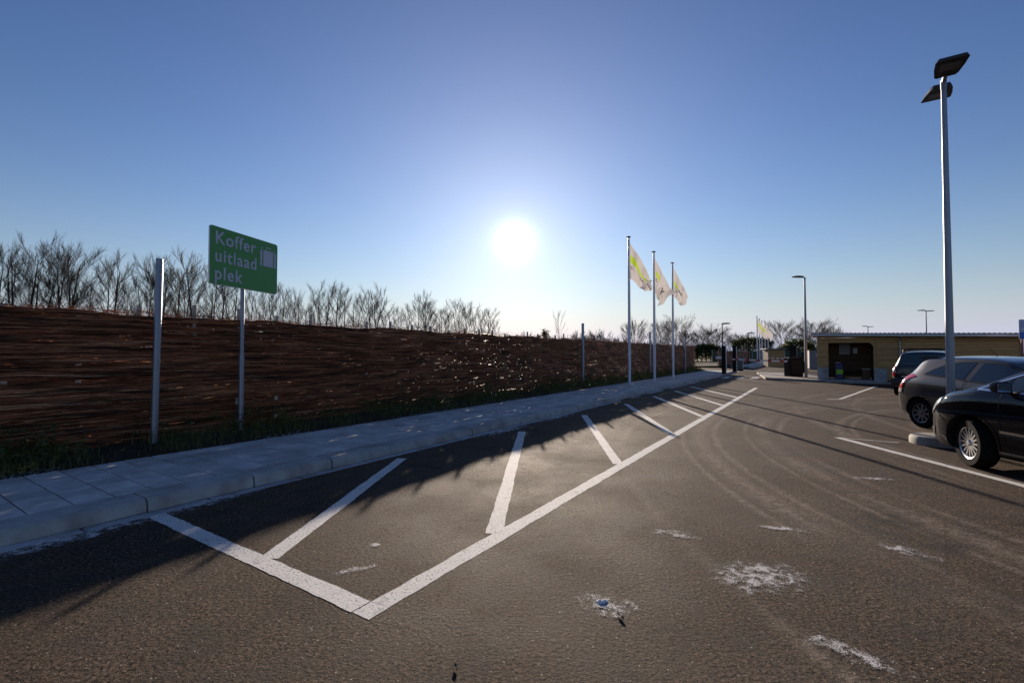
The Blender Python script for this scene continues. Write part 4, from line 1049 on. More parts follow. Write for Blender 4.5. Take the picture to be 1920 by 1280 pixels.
while px < 940:
    tt = -40 + rt.uniform(-3.2, 2.2); kk = (px - 960) / 872; ca, sa = UY, UX
    s = -tt * (ca + kk * sa) / (sa - kk * ca); loc = lot(s, tt, -.05)
    yt_ = float(np.interp(px, env_x, env_y)) + rt.choice((-6, 0, 4, 14, 30, 46)) * 27 / loc.y
    h = EYE + (662 - yt_ + 10) / 872 * loc.y
    if not (240 < px < 252):
        nt += 1
        tree('row%d' % (k * 5 % 6 if k % 7 else 3), loc, h, rt.uniform(0, 6.28), 'bare winter tree, %s from the left in the row behind the willow fence' % ordinal(nt), 'tree', GT, rt.uniform(.85, 1.2))
    px += rt.uniform(18, 31) if px < 500 else rt.uniform(12, 21); k += 1
for i in range(16):
    px = -30 + 60 * i + rt.uniform(-10, 10); tt = -34 + rt.uniform(-3, 2); kk = (px - 960) / 872
    s = -tt * (UY + kk * UX) / (UX - kk * UY)
    tree('shrub%d' % (i % 3), lot(s, tt, -.05), rt.uniform(2.6, 3.9), rt.uniform(0, 6), 'low bare shrub under the tree row behind the willow fence, %s from the left' % ordinal(i + 1), 'shrub', 'bare shrubs under the tree row', rt.uniform(.9, 1.4), 'bare_shrub')
R_TREES = [(1190, 95, 598, 28, 'round bare tree behind the first flagpole'), (1238, 100, 600, 26, 'round bare tree between the second and third flagpole'), (1264, 106, 591, 36, 'broad bare tree behind the third flagpole'),
           (1292, 100, 618, 20, 'small bare tree right of the third flagpole'), (1322, 112, 616, 30, 'bare tree forming the near flank of the wide dome behind the gate columns'), (1347, 110, 606, 36, 'tallest bare tree of the wide dome behind the gate columns'), (1376, 112, 622, 30, 'bare tree forming the far flank of the wide dome by the slim lamp'),
           (1468, 120, 599, 34, 'round bare tree left of the island lamp post'), (1506, 118, 612, 26, 'bare tree directly behind the island lamp post'), (1536, 115, 597, 34, 'tall bare tree above the near corner of the shed roof'), (1560, 120, 609, 22, 'small bare tree farthest along above the shed roof')]
for i, (px, d, y, hw, lab) in enumerate(R_TREES):
    h = EYE + (662 - y) / 872 * d; w = hw * d / 872 / (h * .40); q = at(px, d, -.05)
    tree('round%d' % (i % 3), q, h, i * 1.3, lab, 'tree', 'round bare trees on the horizon', w)
for i, (px, y) in enumerate(((978, 622), (995, 640), (1065, 634), (1076, 620), (1088, 626), (1106, 618), (1124, 620), (1141, 628), (1156, 636), (1172, 632), (1208, 640), (1222, 642), (1280, 640), (1700, 648))):
    d = 88 + (i * 7) % 12; h = EYE + (662 - y) / 872 * d
    tree('shrub%d' % (i % 3), at(px, d, -.05), h, i * 2.1, ('low bare shrub on the horizon above the far fence, %s from the left' % ordinal(i + 1)) if i < 13 else 'low bare shrub peeking over the far end of the shed roof', 'shrub', 'shrubs on the horizon', 1.25, 'bare_shrub')
tree('sapling', at(1053, 60, 0), EYE + 84 / 872 * 60, .4, 'thin pale sapling standing alone above the middle of the fence', 'tree', None, .8, 'sapling')
# ivy-clad stump
q = at(1027, 58, 0); o = thing('ivy_stump', 'leaning ivy covered stump above the middle of the fence', 'tree stump', q)
b = MB(); b.tube([(0, 0, -.2), (-.1, 0, 2.0), (-.35, 0, 3.6), (-.5, 0, 4.35)], [.3, .25, .2, .12], 9); b.build('trunk', M['bark'], o, 50)
C = np.concatenate([g.normal(0, .28, (160, 3)) * np.array([1, 1, .8]) + np.array([-.1 - .1 * i_ / 3 * 1.4, 0, 1.6 + .42 * i_]) for i_ in range(7)]); V, F = leaves_arr(C, .2, g); link('ivy', arr_mesh('ivy', V, F, M['ivy']), o)
o = thing('board_on_pole', 'small dark board on a pole peeking over the fence', 'board', at(1010, 58, 0))
b = MB(); b.tube([(0, 0, -.1), (0, 0, 3.3)], .04, 8); b.build('pole', M['bark'], o); b = MB(); b.box((0, -.06, 3.6), (.52, .05, .5), bevel=.01); b.build('board', M['fascia'], o)
# evergreen hedges and bushes
def hedge(px0, px1, d, y, depth, label, dome=.3, n=5200, size=.34, mat='hedge', name='evergreen_hedge'):
    a = at(px0, d); c = at(px1, d); w = c.x - a.x; h = EYE + (662 - y) / 872 * d
    o = thing(name, label, 'hedge', ((a.x + c.x) / 2, d, 0), 0)
    u = g.uniform(-1, 1, n); v = g.uniform(-1, 1, n); hh = h * (1 - dome * u ** 2) * (1 + .05 * np.sin(u * 19) + .04 * np.sin(u * 43 + 1))
    z = hh * np.sqrt(g.uniform(0.01, 1, n)); C = np.stack([u * w / 2, v * depth / 2 * (1 - .3 * (z / h) ** 2), z], -1)
    V, F = leaves_arr(C, size, g); link('foliage', arr_mesh('foliage', V, F, M[mat]), o)
    b = MB()
    for k in range(7): x = (k / 6 - .5) * w * .9; b.tube([(x, 0, -.1), (x + .1, 0, h * .45), (x, .1, h * .62)], [.12, .08, .03], 6)
    b.build('stems', M['bark'], o)
hedge(1376, 1446, 92, 634, 3.0, 'long clipped evergreen hedge behind the barrier boom', .12)
hedge(1296, 1352, 96, 646, 3.0, 'dark evergreen bushes at the foot of the dome of trees', .25)
hedge(1462, 1532, 96, 637, 3.5, 'domed evergreen hedge left of the wooden shed', .4)
hedge(1190, 1300, 99, 651, 2.5, 'low evergreen hedge behind the third flagpole', .2, 4000)
hedge(1060, 1180, 99, 645, 2.5, 'low dark hedge on the horizon before the first flagpole', .3, 4000)
o = thing('mesh_fence', 'green windbreak fence on posts behind the barrier', 'fence', at(1435, 84, 0))
w = (1540 - 1340) * 84 / 872
b = MB(); b.box((0, 0, 1.05), (w, .03, 1.9)); b.build('screen', M['meshgreen'], o)
for k in range(9): b = MB(); b.tube([((k / 8 - .5) * w, -.05, -.1), ((k / 8 - .5) * w, -.05, 2.25)], .04, 8); b.build('post', M['galv_dark'], o)

# ------------------------------------------------------------------ cars
def pchip(xs, ys, x):
    xs = np.array(xs, float); ys = np.array(ys, float); h = np.diff(xs); dl = np.diff(ys) / h; m = np.zeros(len(xs))
    for i in range(1, len(xs) - 1):
        if dl[i - 1] * dl[i] > 0:
            w1 = 2 * h[i] + h[i - 1]; w2 = h[i] + 2 * h[i - 1]; m[i] = (w1 + w2) / (w1 / dl[i - 1] + w2 / dl[i])
    m[0], m[-1] = dl[0], dl[-1]
    i = np.clip(np.searchsorted(xs, x) - 1, 0, len(h) - 1); t = (x - xs[i]) / h[i]
    return (2 * t**3 - 3 * t**2 + 1) * ys[i] + (t**3 - 2 * t**2 + t) * h[i] * m[i] + (-2 * t**3 + 3 * t**2) * ys[i + 1] + (t**3 - t**2) * h[i] * m[i + 1]
def K(keys, x): return pchip([k[0] for k in keys], [k[1] for k in keys], x)
def shell(spec, n=110, sub=4):
    L2 = spec['L'] / 2; th = np.linspace(0, math.pi, n); X = -L2 * (.55 * np.cos(th) + .45 * (1 - 2 * th / math.pi))
    zt, zb, zs, w, wt = (K(spec[k], X) for k in ('top', 'bot', 'belt', 'wid', 'wtop'))
    rings = []
    for i in range(n):
        B, S, Tt, W, WT = zb[i], min(zs[i], zt[i] - .012), zt[i], w[i], min(wt[i], w[i] * .97)
        g_ = Tt - S
        ctl = [(0, B), (W * .55, B), (W * .88, B + .015), (W * .965, B + .09 * (S - B) + .03), (W * .985, B + .34 * (S - B)), (W, B + .62 * (S - B)), (W * .992, B + .86 * (S - B)), (W * .955, S), (W * .935 * .6 + WT * .4 + .01, S + g_ * .36), (WT * 1.03, S + g_ * .78), (WT * .93, S + g_ * .94), (WT * .62, Tt + .004), (0, Tt + .02)]
        P = np.array(ctl); Q = np.vstack([[-P[1][0], P[1][1]], P, [-P[-2][0], P[-2][1]]])
        out = []
        for k in range(1, len(Q) - 2):
            for t in np.arange(sub) / sub:
                a, b_, c, d = Q[k - 1], Q[k], Q[k + 1], Q[k + 2]
                out.append(.5 * ((2 * b_) + (-a + c) * t + (2 * a - 5 * b_ + 4 * c - d) * t * t + (-a + 3 * b_ - 3 * c + d) * t**3))
        out.append(Q[-2]); half = np.array(out)
        full = np.vstack([half, half[-2:0:-1] * np.array([-1, 1])]); rings.append(np.column_stack([np.full(len(full), X[i]), full]))
    m = len(rings[0]); V = np.concatenate(rings); b = MB()
    fs = [(i * m + j, i * m + (j + 1) % m, (i + 1) * m + (j + 1) % m, (i + 1) * m + j) for i in range(n - 1) for j in range(m)]
    c0, c1 = rings[0].mean(0), rings[-1].mean(0); V = np.vstack([V, c0, c1]); e = len(V)
    fs += [(j, e - 2, (j + 1) % m) for j in range(m)] + [((n - 1) * m + j, (n - 1) * m + (j + 1) % m, e - 1) for j in range(m)]
    b.add([tuple(p) for p in V], fs); return b
def wheel(parent, loc, r, w, spokes, side, steer, rim='rim', double=False):
    o = bpy.data.objects.new('wheel', None); COL.objects.link(o); o.parent = parent; o.location = loc; o.rotation_euler = (0, 0, steer)
    s = side
    b = MB(); hw = w / 2; ri = r * .66
    b.lathe([(ri, -hw * .75), (ri * 1.05, -hw * .95), (r * .93, -hw), (r * .985, -hw * .8), (r, -hw * .45), (r, hw * .45), (r * .985, hw * .8), (r * .93, hw), (ri * 1.05, hw * .95), (ri, hw * .75)], 48, axis='y'); b.build('tyre', M['tyre'], o, 40)
    b = MB(); f = s * hw * .82
    b.lathe([(ri * 1.03, f), (ri * 1.0, f + s * .008), (ri * .93, f), (ri * .90, f - s * .05), (ri * .90, -f)], 48, axis='y'); rm = b.build('rim', M[rim], o, 40)
    b = MB(); b.lathe([(0, f - s * .07), (ri * .91, f - s * .07)], 32, axis='y'); b.build('brake_disc', M['well'], o)
    for k in range(spokes):
        q = 2 * math.pi * k / spokes; b = MB(); c, sn = math.cos(q), math.sin(q)
        for off in ((-.10, .10) if double else (0,)):
            wd = .05 if spokes < 10 else .030; wd *= r / .33
            def pt(rad, lat, y): return (rad * c - lat * sn, y, rad * sn + lat * c)
            l0 = off * ri * .5; l1 = off * ri * 1.3
            vs = [pt(ri * .16, l0 - wd * .5, f - s * .012), pt(ri * .16, l0 + wd * .5, f - s * .012), pt(ri * .93, l1 + wd * .38, f - s * .010), pt(ri * .93, l1 - wd * .38, f - s * .010)]
            vs += [(x, y - s * .03, z) for x, y, z in vs]; mid = [pt(ri * .55, (l0 + l1) / 2 - wd * .3, f + s * .004), pt(ri * .55, (l0 + l1) / 2 + wd * .3, f + s * .004)]
            b.add(vs, [(0, 1, 2, 3), (0, 4, 5, 1), (1, 5, 6, 2), (2, 6, 7, 3), (3, 7, 4, 0), (7, 6, 5, 4)])
        b.build('spoke', M[rim], o)
    b = MB(); b.lathe([(0, f + s * .008), (ri * .14, f + s * .006), (ri * .2, f - s * .01), (ri * .2, f - s * .05)], 20, axis='y'); b.build('hub_cap', M[rim], o, 40)
    return o
def inflate(bvh, poly, axis, side, off, step):
    bm = bmesh.new(); A = [p[0] for p in poly]; Bv = [p[1] for p in poly]
    bm.faces.new([bm.verts.new((p[0], p[1], 0)) for p in poly])
    for ax, lo, hi in ((0, min(A), max(A)), (1, min(Bv), max(Bv))):
        c = lo + step
        while c < hi - step * .3:
            co = Vector((0, 0, 0)); co[ax] = c; no = Vector((0, 0, 0)); no[ax] = 1
            bmesh.ops.bisect_plane(bm, geom=bm.verts[:] + bm.edges[:] + bm.faces[:], plane_co=co, plane_no=no); c += step
    dead = []
    for v in bm.verts:
        a, c = v.co.x, v.co.y
        if axis == 'y': hit = bvh.ray_cast(Vector((a, side * 4, c)), Vector((0, -side, 0)))
        elif axis == 'x': hit = bvh.ray_cast(Vector((side * 6, a, c)), Vector((-side, 0, 0)))
        else: hit = bvh.ray_cast(Vector((a, c, 6)), Vector((0, 0, -1)))
        if hit[0] is None: dead.append(v); continue
        v.co = hit[0] + hit[1] * off
    if dead: bmesh.ops.delete(bm, geom=dead, context='VERTS')
    return bm
def panel_on(bvh, name, poly, axis, side, mat, parent, off=.004, step=.06):
    bm = inflate(bvh, poly, axis, side, off, step); bmesh.ops.recalc_face_normals(bm, faces=bm.faces)
    me = bpy.data.meshes.new(name); bm.to_mesh(me); bm.free(); me.materials.append(M[mat])
    me.polygons.foreach_set('use_smooth', [True] * len(me.polygons)); me.update()
    o = link(name, me, parent); return o
def ribbon(pts, w):
    """thin closed strip polygon along a polyline"""
    P = [Vector(p) for p in pts]; L, Rr = [], []
    for i, p in enumerate(P):
        d = (P[min(i + 1, len(P) - 1)] - P[max(i - 1, 0)]).normalized(); n_ = Vector((-d.y, d.x)) * w / 2; L.append(tuple(p + n_)); Rr.append(tuple(p - n_))
    return L + Rr[::-1]
def strip_on(bvh, name, pts, w, axis, side, mat, parent, off=.003, step=.05):
    # ribbons are built segment by segment so that each stays convex
    b = None
    bms = []
    P = [Vector(p) for p in pts]; out = bpy.data.meshes.new(name); acc = bmesh.new()
    rb = ribbon(pts, w); n = len(pts)
    for i in range(n - 1):
        quad = [rb[i], rb[i + 1], rb[2 * n - 2 - i], rb[2 * n - 1 - i]]
        q = inflate(bvh, quad, axis, side, off, step); tmp = bpy.data.meshes.new('t'); q.to_mesh(tmp); q.free(); acc.from_mesh(tmp); bpy.data.meshes.remove(tmp)
    bmesh.ops.remove_doubles(acc, verts=acc.verts, dist=.0005); bmesh.ops.recalc_face_normals(acc, faces=acc.faces); acc.to_mesh(out); acc.free(); out.materials.append(M[mat])
    out.polygons.foreach_set('use_smooth', [True] * len(out.polygons)); return link(name, out, parent)

def car_base(spec, label, loc, rz, paint, rimmat, spokes, double, steer=0.0):
    o = thing('car', label, 'car', loc, rz, 'parked cars')
    sh = shell(spec); me = sh.mesh('body', [M[paint], M['well']], 35)
    bvh = BVHTree.FromPolygons([Vector(v) for v in sh.v], sh.f)
    body = link('body', me, None)
    cut = MB(); ra = spec['arch']; r = spec['wr']; W = max(k[1] for k in spec['wid'])
    for ax in spec['axles']:
        for s in (-1, 1): cut.lathe([(ra, s * (W - .34)), (ra, s * (W + .25))], 40, (ax, 0, r + .02), 'y', caps=True)
    cm = cut.mesh('cut', M['well']); co = link('cut', cm)
    md = body.modifiers.new('b', 'BOOLEAN'); md.object = co; md.operation = 'DIFFERENCE'; md.solver = 'EXACT'
    bpy.context.view_layer.update()
    nm = bpy.data.meshes.new_from_object(body.evaluated_get(bpy.context.evaluated_depsgraph_get()))
    body.modifiers.clear(); body.data = nm; bpy.data.objects.remove(co)
    nm.materials.clear(); nm.materials.append(M[paint]); nm.materials.append(M['well'])
    mi = []
    for p in nm.polygons:
        c = p.center; inw = any(abs(math.hypot(c.x - ax, c.z - r - .02) - ra) < .012 and abs(c.y) > W - .36 and abs(p.normal.y) < .5 or (math.hypot(c.x - ax, c.z - r - .02) < ra - .01 and abs(abs(c.y) - (W - .34)) < .02) for ax in spec['axles'])
        mi.append(1 if inw or (p.normal.z < -.85 and c.z < .35) else 0)
    nm.polygons.foreach_set('material_index', mi)
    nm.polygons.foreach_set('use_smooth', [True] * len(nm.polygons)); nm.set_sharp_from_angle(angle=R(32))
    body.parent = o
    for ax in spec['axles']:
        for s in (-1, 1):
            wheel(o, (ax, s * (W - .125), r), r, spec['ww'], spokes, s, steer if ax > 0 else 0, rimmat, double)
            # flared lip of the arch
            b = MB(); lip = []
            arc = [(ax + (ra + .010) * math.cos(q), r + .02 + (ra + .010) * math.sin(q)) for q in np.linspace(R(-8), R(188), 25)]
            strip_on(bvh, 'arch_lip', arc, .035, 'y', s, paint, o, .008, .09)
    return o, bvh, body
def mirror(o, x, y, z, side, glassm='glass'):
    m_ = bpy.data.objects.new('door_mirror', None); COL.objects.link(m_); m_.parent = o; m_.location = (x, y, z)
    b = MB(); prof = [(.055, .03, .02), (.03, .085, .058), (-.02, .105, .074), (-.07, .108, .078), (-.075, .100, .070)]
    n = 16; vs = []
    for xx, hy, hz in prof:
        for k in range(n):
            q = 2 * math.pi * k / n; c, s = math.cos(q), math.sin(q)
            vs.append((xx, side * .10 + hy * (abs(c) ** .6) * (1 if c > 0 else -1), hz * (abs(s) ** .6) * (1 if s > 0 else -1)))
    m = len(prof); fs = [(i * n + k, i * n + (k + 1) % n, (i + 1) * n + (k + 1) % n, (i + 1) * n + k) for i in range(m - 1) for k in range(n)] + [tuple(range(n)), tuple(range((m - 1) * n, m * n))]
    b.add(vs, fs); b.box((-.01, side * -.02, -.05), (.05, .12, .03), bevel=.008); b.build('shell', M['black'], m_, 50)
    b = MB(); b.box((-.0765, side * .10, 0), (.004, .17, .115), bevel=.0015); b.build('mirror_glass', M['chrome'], m_)

# --- black people carrier, nose pointing away, only its front half in the picture
spec = dict(L=4.62, axles=(1.36, -1.45), wr=.335, ww=.225, arch=.392,
    top=[(-2.31, .72), (-2.27, .95), (-2.15, 1.28), (-1.95, 1.53), (-1.7, 1.60), (-1.0, 1.645), (-.2, 1.645), (.25, 1.60), (.7, 1.455), (1.05, 1.285), (1.32, 1.155), (1.5, 1.095), (1.8, 1.02), (2.02, .92), (2.17, .80), (2.26, .68), (2.31, .56)],
    bot=[(-2.31, .42), (-2.2, .30), (-1.9, .22), (0, .19), (1.9, .20), (2.2, .24), (2.31, .34)],
    belt=[(-2.31, .66), (-2.1, .98), (-1, 1.03), (0, 1.04), (.9, 1.05), (1.3, 1.04), (1.6, .99), (1.9, .90), (2.1, .78), (2.31, .50)],
    wid=[(-2.31, .62), (-2.2, .78), (-1.9, .88), (-1, .92), (0, .925), (1.2, .925), (1.6, .905), (1.9, .84), (2.1, .735), (2.23, .61), (2.31, .44)],
    wtop=[(-2.31, .5), (-1.9, .58), (-1, .64), (0, .655), (.4, .655), (.9, .70), (1.35, .76), (1.7, .74), (2.05, .62), (2.31, .34)])
car, bvh, body = car_base(spec, 'black people carrier with turned front wheel, cut by the picture edge', (7.35, 5.23, 0), R(90), 'paint_black', 'rim', 16, False, R(-19))
for s in (1, -1):
    strip_on(bvh, 'window_trim', [(1.30, 1.098), (.80, 1.086), (.1, 1.088), (-1.0, 1.10), (-1.85, 1.15)], .026, 'y', s, 'chrome', car, .007)
    strip_on(bvh, 'window_trim', [(1.30, 1.095), (1.0, 1.235), (.7, 1.358), (.35, 1.47), (0, 1.53), (-.6, 1.555)], .022, 'y', s, 'chrome', car, .007)
    for nm, poly in (('side_window', [(1.255, 1.105), (.92, 1.10), (.92, 1.252)]), ('side_window', [(.86, 1.10), (-.12, 1.10), (-.14, 1.525), (.33, 1.455), (.68, 1.345), (.86, 1.265)]), ('side_window', [(-.22, 1.10), (-1.15, 1.112), (-1.1, 1.50), (-.6, 1.535), (-.24, 1.53)])):
        panel_on(bvh, nm, poly, 'y', s, 'glass', car, .004)
    strip_on(bvh, 'door_gap', [(.93, 1.07), (.94, .8), (.90, .5), (.80, .30)], .010, 'y', s, 'gap', car, .0025)
    strip_on(bvh, 'door_gap', [(-.16, 1.07), (-.16, .7), (-.14, .30)], .010, 'y', s, 'gap', car, .0025)
    strip_on(bvh, 'sill_trim', [(.93, .565), (0, .545), (-1.0, .545)], .034, 'y', s, 'chrome', car, .010)
    strip_on(bvh, 'sill_moulding', [(.93, .53), (0, .51), (-1.0, .51)], .05, 'y', s, 'bumper', car, .008)
    panel_on(bvh, 'headlight', [(1.86, .93), (2.03, .86), (2.14, .755), (2.19, .665), (2.10, .675), (2.0, .74), (1.90, .83)], 'y', s, 'head', car, .010, .04)
    strip_on(bvh, 'headlight_rim', [(1.84, .935), (1.90, .825), (2.0, .735), (2.10, .668)], .016, 'y', s, 'chrome', car, .012)
    panel_on(bvh, 'fog_light', [(2.02, .47), (2.16, .47), (2.16, .36), (2.06, .36)], 'y', s, 'gap', car, .006, .04)
    strip_on(bvh, 'bumper_gap', [(1.82, .62), (2.0, .665), (2.1, .66)], .008, 'y', s, 'gap', car, .004)
    for zz in (.44, .40, .36): strip_on(bvh, 'grille_bar', [(2.03, zz), (2.10, zz), (2.18, zz)], .016, 'y', s, 'chrome', car, .014, .04)
    strip_on(bvh, 'bonnet_gap', [(1.28, 1.035), (1.6, .985), (1.85, .925)], .007, 'y', s, 'gap', car, .003)
    mirror(car, .86, s * .90, 1.155, s)
panel_on(bvh, 'windscreen', [(-.60, 1.18), (.60, 1.18), (.50, 1.545), (-.50, 1.545)], 'x', 1, 'glass', car, .004)
panel_on(bvh, 'rear_window', [(-.55, 1.12), (.55, 1.12), (.48, 1.46), (-.48, 1.46)], 'x', -1, 'glass', car, .004)
panel_on(bvh, 'grille', [(-.42, .50), (.42, .50), (.45, .66), (-.45, .66)], 'x', 1, 'gap', car, .006)
b = MB(); b.tube([(.62, .38, 1.36), (.66, .38, 1.30)], .004, 5); b.build('wiper', M['black'], car)

# --- grey hatchback, tail towards the lane
spec = dict(L=3.80, axles=(1.23, -1.23), wr=.305, ww=.19, arch=.36,
    top=[(-1.9, .60), (-1.885, .74), (-1.82, .95), (-1.68, 1.14), (-1.52, 1.32), (-1.37, 1.455), (-1.22, 1.505), (-.6, 1.525), (-.1, 1.515), (.35, 1.46), (.75, 1.29), (1.05, 1.11), (1.2, 1.04), (1.5, .95), (1.75, .80), (1.86, .66), (1.9, .55)],
    bot=[(-1.9, .36), (-1.8, .28), (-1.5, .22), (0, .19), (1.5, .20), (1.8, .25), (1.9, .32)],
    belt=[(-1.9, .56), (-1.8, .86), (-1.6, 1.04), (-1.2, 1.06), (-.5, 1.03), (0, 1.0), (.7, .96), (1.1, .93), (1.5, .86), (1.75, .72), (1.9, .48)],
    wid=[(-1.9, .60), (-1.87, .72), (-1.78, .80), (-1.5, .838), (-1.1, .848), (0, .85), (1.1, .84), (1.5, .79), (1.75, .66), (1.9, .44)],
    wtop=[(-1.9, .45), (-1.6, .60), (-1.35, .60), (-.8, .60), (0, .61), (.5, .63), (1.0, .70), (1.4, .66), (1.9, .34)])
car2, bvh, body = car_base(spec, 'brown-grey hatchback between the lamp post and the dark estate car', (9.62, 8.84, 0), R(-90), 'paint_grey', 'rimdark', 9, False)
for s in (1, -1):
    panel_on(bvh, 'side_window', [(-1.15, 1.155), (-.98, 1.26), (-.76, 1.36), (-.50, 1.415), (-.16, 1.425), (-.30, 1.085), (-.75, 1.13)], 'y', s, 'glass', car2)
    strip_on(bvh, 'window_seal', [(-1.17, 1.150), (-.98, 1.267), (-.76, 1.368), (-.50, 1.424), (-.14, 1.434), (.36, 1.40), (.74, 1.24), (1.0, 1.06)], .016, 'y', s, 'gap', car2, .006)
    panel_on(bvh, 'side_window', [(-.16, 1.07), (-.02, 1.42), (.34, 1.385), (.70, 1.235), (.96, 1.045), (.5, 1.02)], 'y', s, 'glass', car2)
    strip_on(bvh, 'door_gap', [(-.09, 1.43), (-.235, 1.06), (-.27, .7), (-.22, .3)], .014, 'y', s, 'gap', car2)
    strip_on(bvh, 'window_seal', [(-1.17, 1.146), (-.75, 1.118), (-.28, 1.072), (.5, 1.008), (1.0, 1.04)], .016, 'y', s, 'gap', car2, .006)
    strip_on(bvh, 'door_gap', [(1.02, 1.0), (1.02, .65), (.9, .3)], .010, 'y', s, 'gap', car2)
    panel_on(bvh, 'tail_light', [(-1.34, 1.10), (-1.48, 1.15), (-1.66, 1.07), (-1.78, .94), (-1.82, .83), (-1.67, .83), (-1.62, .95), (-1.50, 1.04)], 'y', s, 'tail', car2, .009, .04)
    panel_on(bvh, 'reverse_light', [(-1.82, .825), (-1.67, .825), (-1.69, .73), (-1.84, .73)], 'y', s, 'tailclear', car2, .009, .04)
    panel_on(bvh, 'headlight', [(1.4, .88), (1.6, .84), (1.78, .68), (1.62, .66)], 'y', s, 'head', car2, .008, .05)
    strip_on(bvh, 'bumper_gap', [(-1.80, .62), (-1.66, .66), (-1.60, .68)], .008, 'y', s, 'gap', car2)
    hb = MB(); hb.tube([(.04, s * .86, .86), (.08, s * .895, .865), (.20, s * .895, .865), (.24, s * .858, .86)], .014, 8); hb.build('door_handle', M['black'], car2, 50)
    mirror(car2, .82, s * .84, 1.02, s)
panel_on(bvh, 'rear_window', [(-.56, 1.08), (.56, 1.08), (.48, 1.40), (-.48, 1.40)], 'x', -1, 'glass', car2)
panel_on(bvh, 'windscreen', [(-.56, 1.12), (.56, 1.12), (.50, 1.42), (-.50, 1.42)], 'x', 1, 'glass', car2)
b = MB(); b.prism([(-1.05, 1.530), (-1.30, 1.528), (-1.47, 1.520), (-1.475, 1.482), (-1.36, 1.45), (-1.05, 1.48)], -.56, .56, 'y'); b.build('spoiler', M['paint_grey'], car2, 40)
b = MB(); b.tube([(-.35, 0, 1.53), (-.55, 0, 1.70)], [.006, .003], 6); b.build('antenna', M['black'], car2)

# --- dark estate / off-roader seen from behind
spec = dict(L=4.55, axles=(1.35, -1.30), wr=.36, ww=.235, arch=.42,
    top=[(-2.275, .98), (-2.25, 1.14), (-2.16, 1.36), (-2.04, 1.54), (-1.92, 1.62), (-1.6, 1.66), (-.8, 1.69), (.1, 1.67), (.5, 1.58), (.9, 1.34), (1.15, 1.17), (1.4, 1.12), (1.9, 1.05), (2.15, .92), (2.24, .8), (2.275, .7)],
    bot=[(-2.275, .50), (-2.2, .40), (-1.8, .32), (0, .28), (1.8, .30), (2.2, .36), (2.275, .44)],
    belt=[(-2.275, .90), (-2.2, 1.03), (-1.9, 1.07), (-1, 1.06), (0, 1.04), (1.0, 1.03), (1.5, 1.0), (2.0, .90), (2.275, .62)],
    wid=[(-2.275, .74), (-2.23, .82), (-2.1, .875), (-1.6, .91), (0, .92), (1.4, .91), (1.9, .85), (2.15, .72), (2.275, .52)],
    wtop=[(-2.275, .66), (-2.1, .655), (-1.9, .64), (-1, .65), (0, .66), (.5, .67), (1.0, .72), (1.6, .74), (2.275, .42)])
HB = R(46); hd = Vector((math.sin(HB), math.cos(HB), 0)); rt_ = Vector((math.cos(HB), -math.sin(HB), 0))
c3 = Vector((14.05, 17.2, 0)) + rt_ * .86 + hd * 2.275
car3, bvh, body = car_base(spec, 'dark navy off-roader seen from behind with black roof rails', c3, R(90) - HB, 'paint_blue', 'rim', 7, False)
panel_on(bvh, 'rear_window', [(-.70, 1.175), (.70, 1.175), (.655, 1.32), (.53, 1.555), (-.53, 1.555), (-.655, 1.32)], 'x', -1, 'glass_pale', car3, .006)
strip_on(bvh, 'tailgate_gap', [(-.745, 1.15), (-.72, .8), (-.70, .66), (.70, .66), (.72, .8), (.745, 1.15)], .012, 'x', -1, 'gap', car3)
panel_on(bvh, 'plate_recess', [(-.34, .80), (.34, .80), (.34, .97), (-.34, .97)], 'x', -1, 'gap', car3, .004)
strip_on(bvh, 'tailgate_trim', [(-.60, .755), (0, .75), (.60, .755)], .022, 'x', -1, 'chrome', car3, .008)
b = MB(); b.box((-2.30, 0, .885), (.012, .52, .115), bevel=.003); b.build('number_plate', M['paleblue'], car3)
b = MB(); b.prism([(-2.36, .40), (-2.40, .50), (-2.40, .64), (-2.36, .69), (-2.1, .69), (-2.1, .40)], -.86, .86, 'y'); b.build('rear_bumper', M['bumper'], car3, 40)
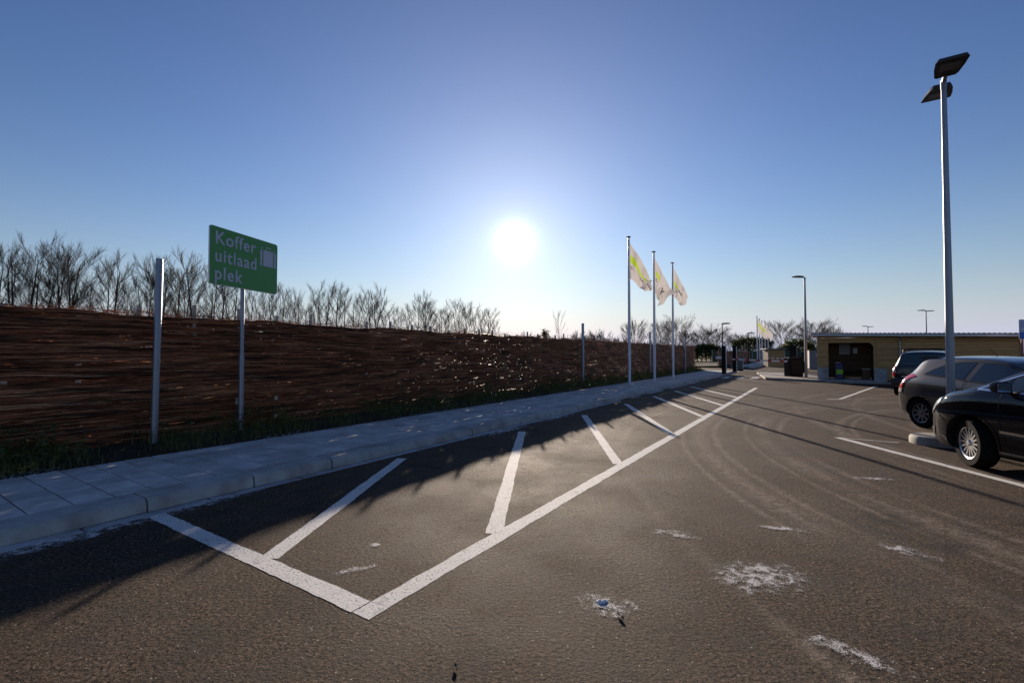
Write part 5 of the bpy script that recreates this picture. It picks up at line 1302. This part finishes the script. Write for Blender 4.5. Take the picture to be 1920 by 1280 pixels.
for s in (1, -1):
    b = MB(); b.prism([(s * .86, .42), (s * .90, .52), (s * .90, .64), (s * .86, .685)], -2.385, -1.62, 'x'); b.build('bumper_end', M['bumper'], car3)
    for nm, z0, z1, m in (('tail_light', .985, 1.12, 'tail'), ('reverse_light', .905, .98, 'tailclear'), ('brake_light', .76, .90, 'tail')):
        panel_on(bvh, nm, [(s * .755, z0), (s * .835, z0), (s * .84, z1), (s * .775, z1)], 'x', -1, m, car3, .014, .035)
        panel_on(bvh, nm, [(-2.235, z0), (-2.06, z0), (-2.05, z1), (-2.22, z1)], 'y', s, m, car3, .010, .04)
    panel_on(bvh, 'side_window', [(-1.95, 1.14), (-1.82, 1.50), (-1.15, 1.545), (-1.15, 1.13)], 'y', s, 'glass', car3)
    panel_on(bvh, 'side_window', [(-1.05, 1.125), (-1.05, 1.55), (-.15, 1.56), (-.15, 1.11)], 'y', s, 'glass', car3)
    panel_on(bvh, 'side_window', [(-.05, 1.11), (-.05, 1.555), (.42, 1.49), (.85, 1.26), (.95, 1.10)], 'y', s, 'glass', car3)
    b = MB(); b.tube([(-1.72, s * .585, 1.63), (-1.60, s * .60, 1.725), (-1.0, s * .61, 1.755), (-.2, s * .61, 1.75), (.18, s * .60, 1.71), (.28, s * .59, 1.63)], [.030, .027, .027, .027, .027, .030], 8); b.build('roof_rail', M['black'], car3, 50)
    mirror(car3, .80, s * .90, 1.13, s)
b = MB(); b.tube([(-1.50, -.60, 1.742), (-1.50, .60, 1.742)], .022, 8); b.build('roof_bar', M['black'], car3)
b = MB(); b.tube([(-.1, -.60, 1.758), (-.1, .60, 1.758)], .022, 8); b.build('roof_bar', M['black'], car3)
panel_on(bvh, 'windscreen', [(-.60, 1.20), (.60, 1.20), (.52, 1.56), (-.52, 1.56)], 'x', 1, 'glass', car3)
b = MB(); b.tube([(-1.9, .0, 1.63), (-1.99, .0, 1.76)], [.006, .003], 6); b.build('antenna', M['black'], car3)

# --- a fourth car, only its roof above the hatchback
spec = dict(spec); c4 = c3 + rt_ * 3.15 - hd * .55
car4, bvh, body = car_base(spec, 'slate blue car of which only the roof shows behind the hatchback', c4, R(90) - HB, 'paint_silver', 'rim', 7, False)
panel_on(bvh, 'rear_window', [(-.70, 1.175), (.70, 1.175), (.655, 1.32), (.53, 1.555), (-.53, 1.555), (-.655, 1.32)], 'x', -1, 'glass', car4, .006)
for s in (1, -1):
    panel_on(bvh, 'side_window', [(-1.95, 1.14), (-1.82, 1.50), (-.15, 1.56), (.42, 1.49), (.95, 1.10)], 'y', s, 'glass', car4)
    panel_on(bvh, 'tail_light', [(s * .755, .76), (s * .835, .76), (s * .84, 1.12), (s * .775, 1.12)], 'x', -1, 'tail', car4, .014, .035)
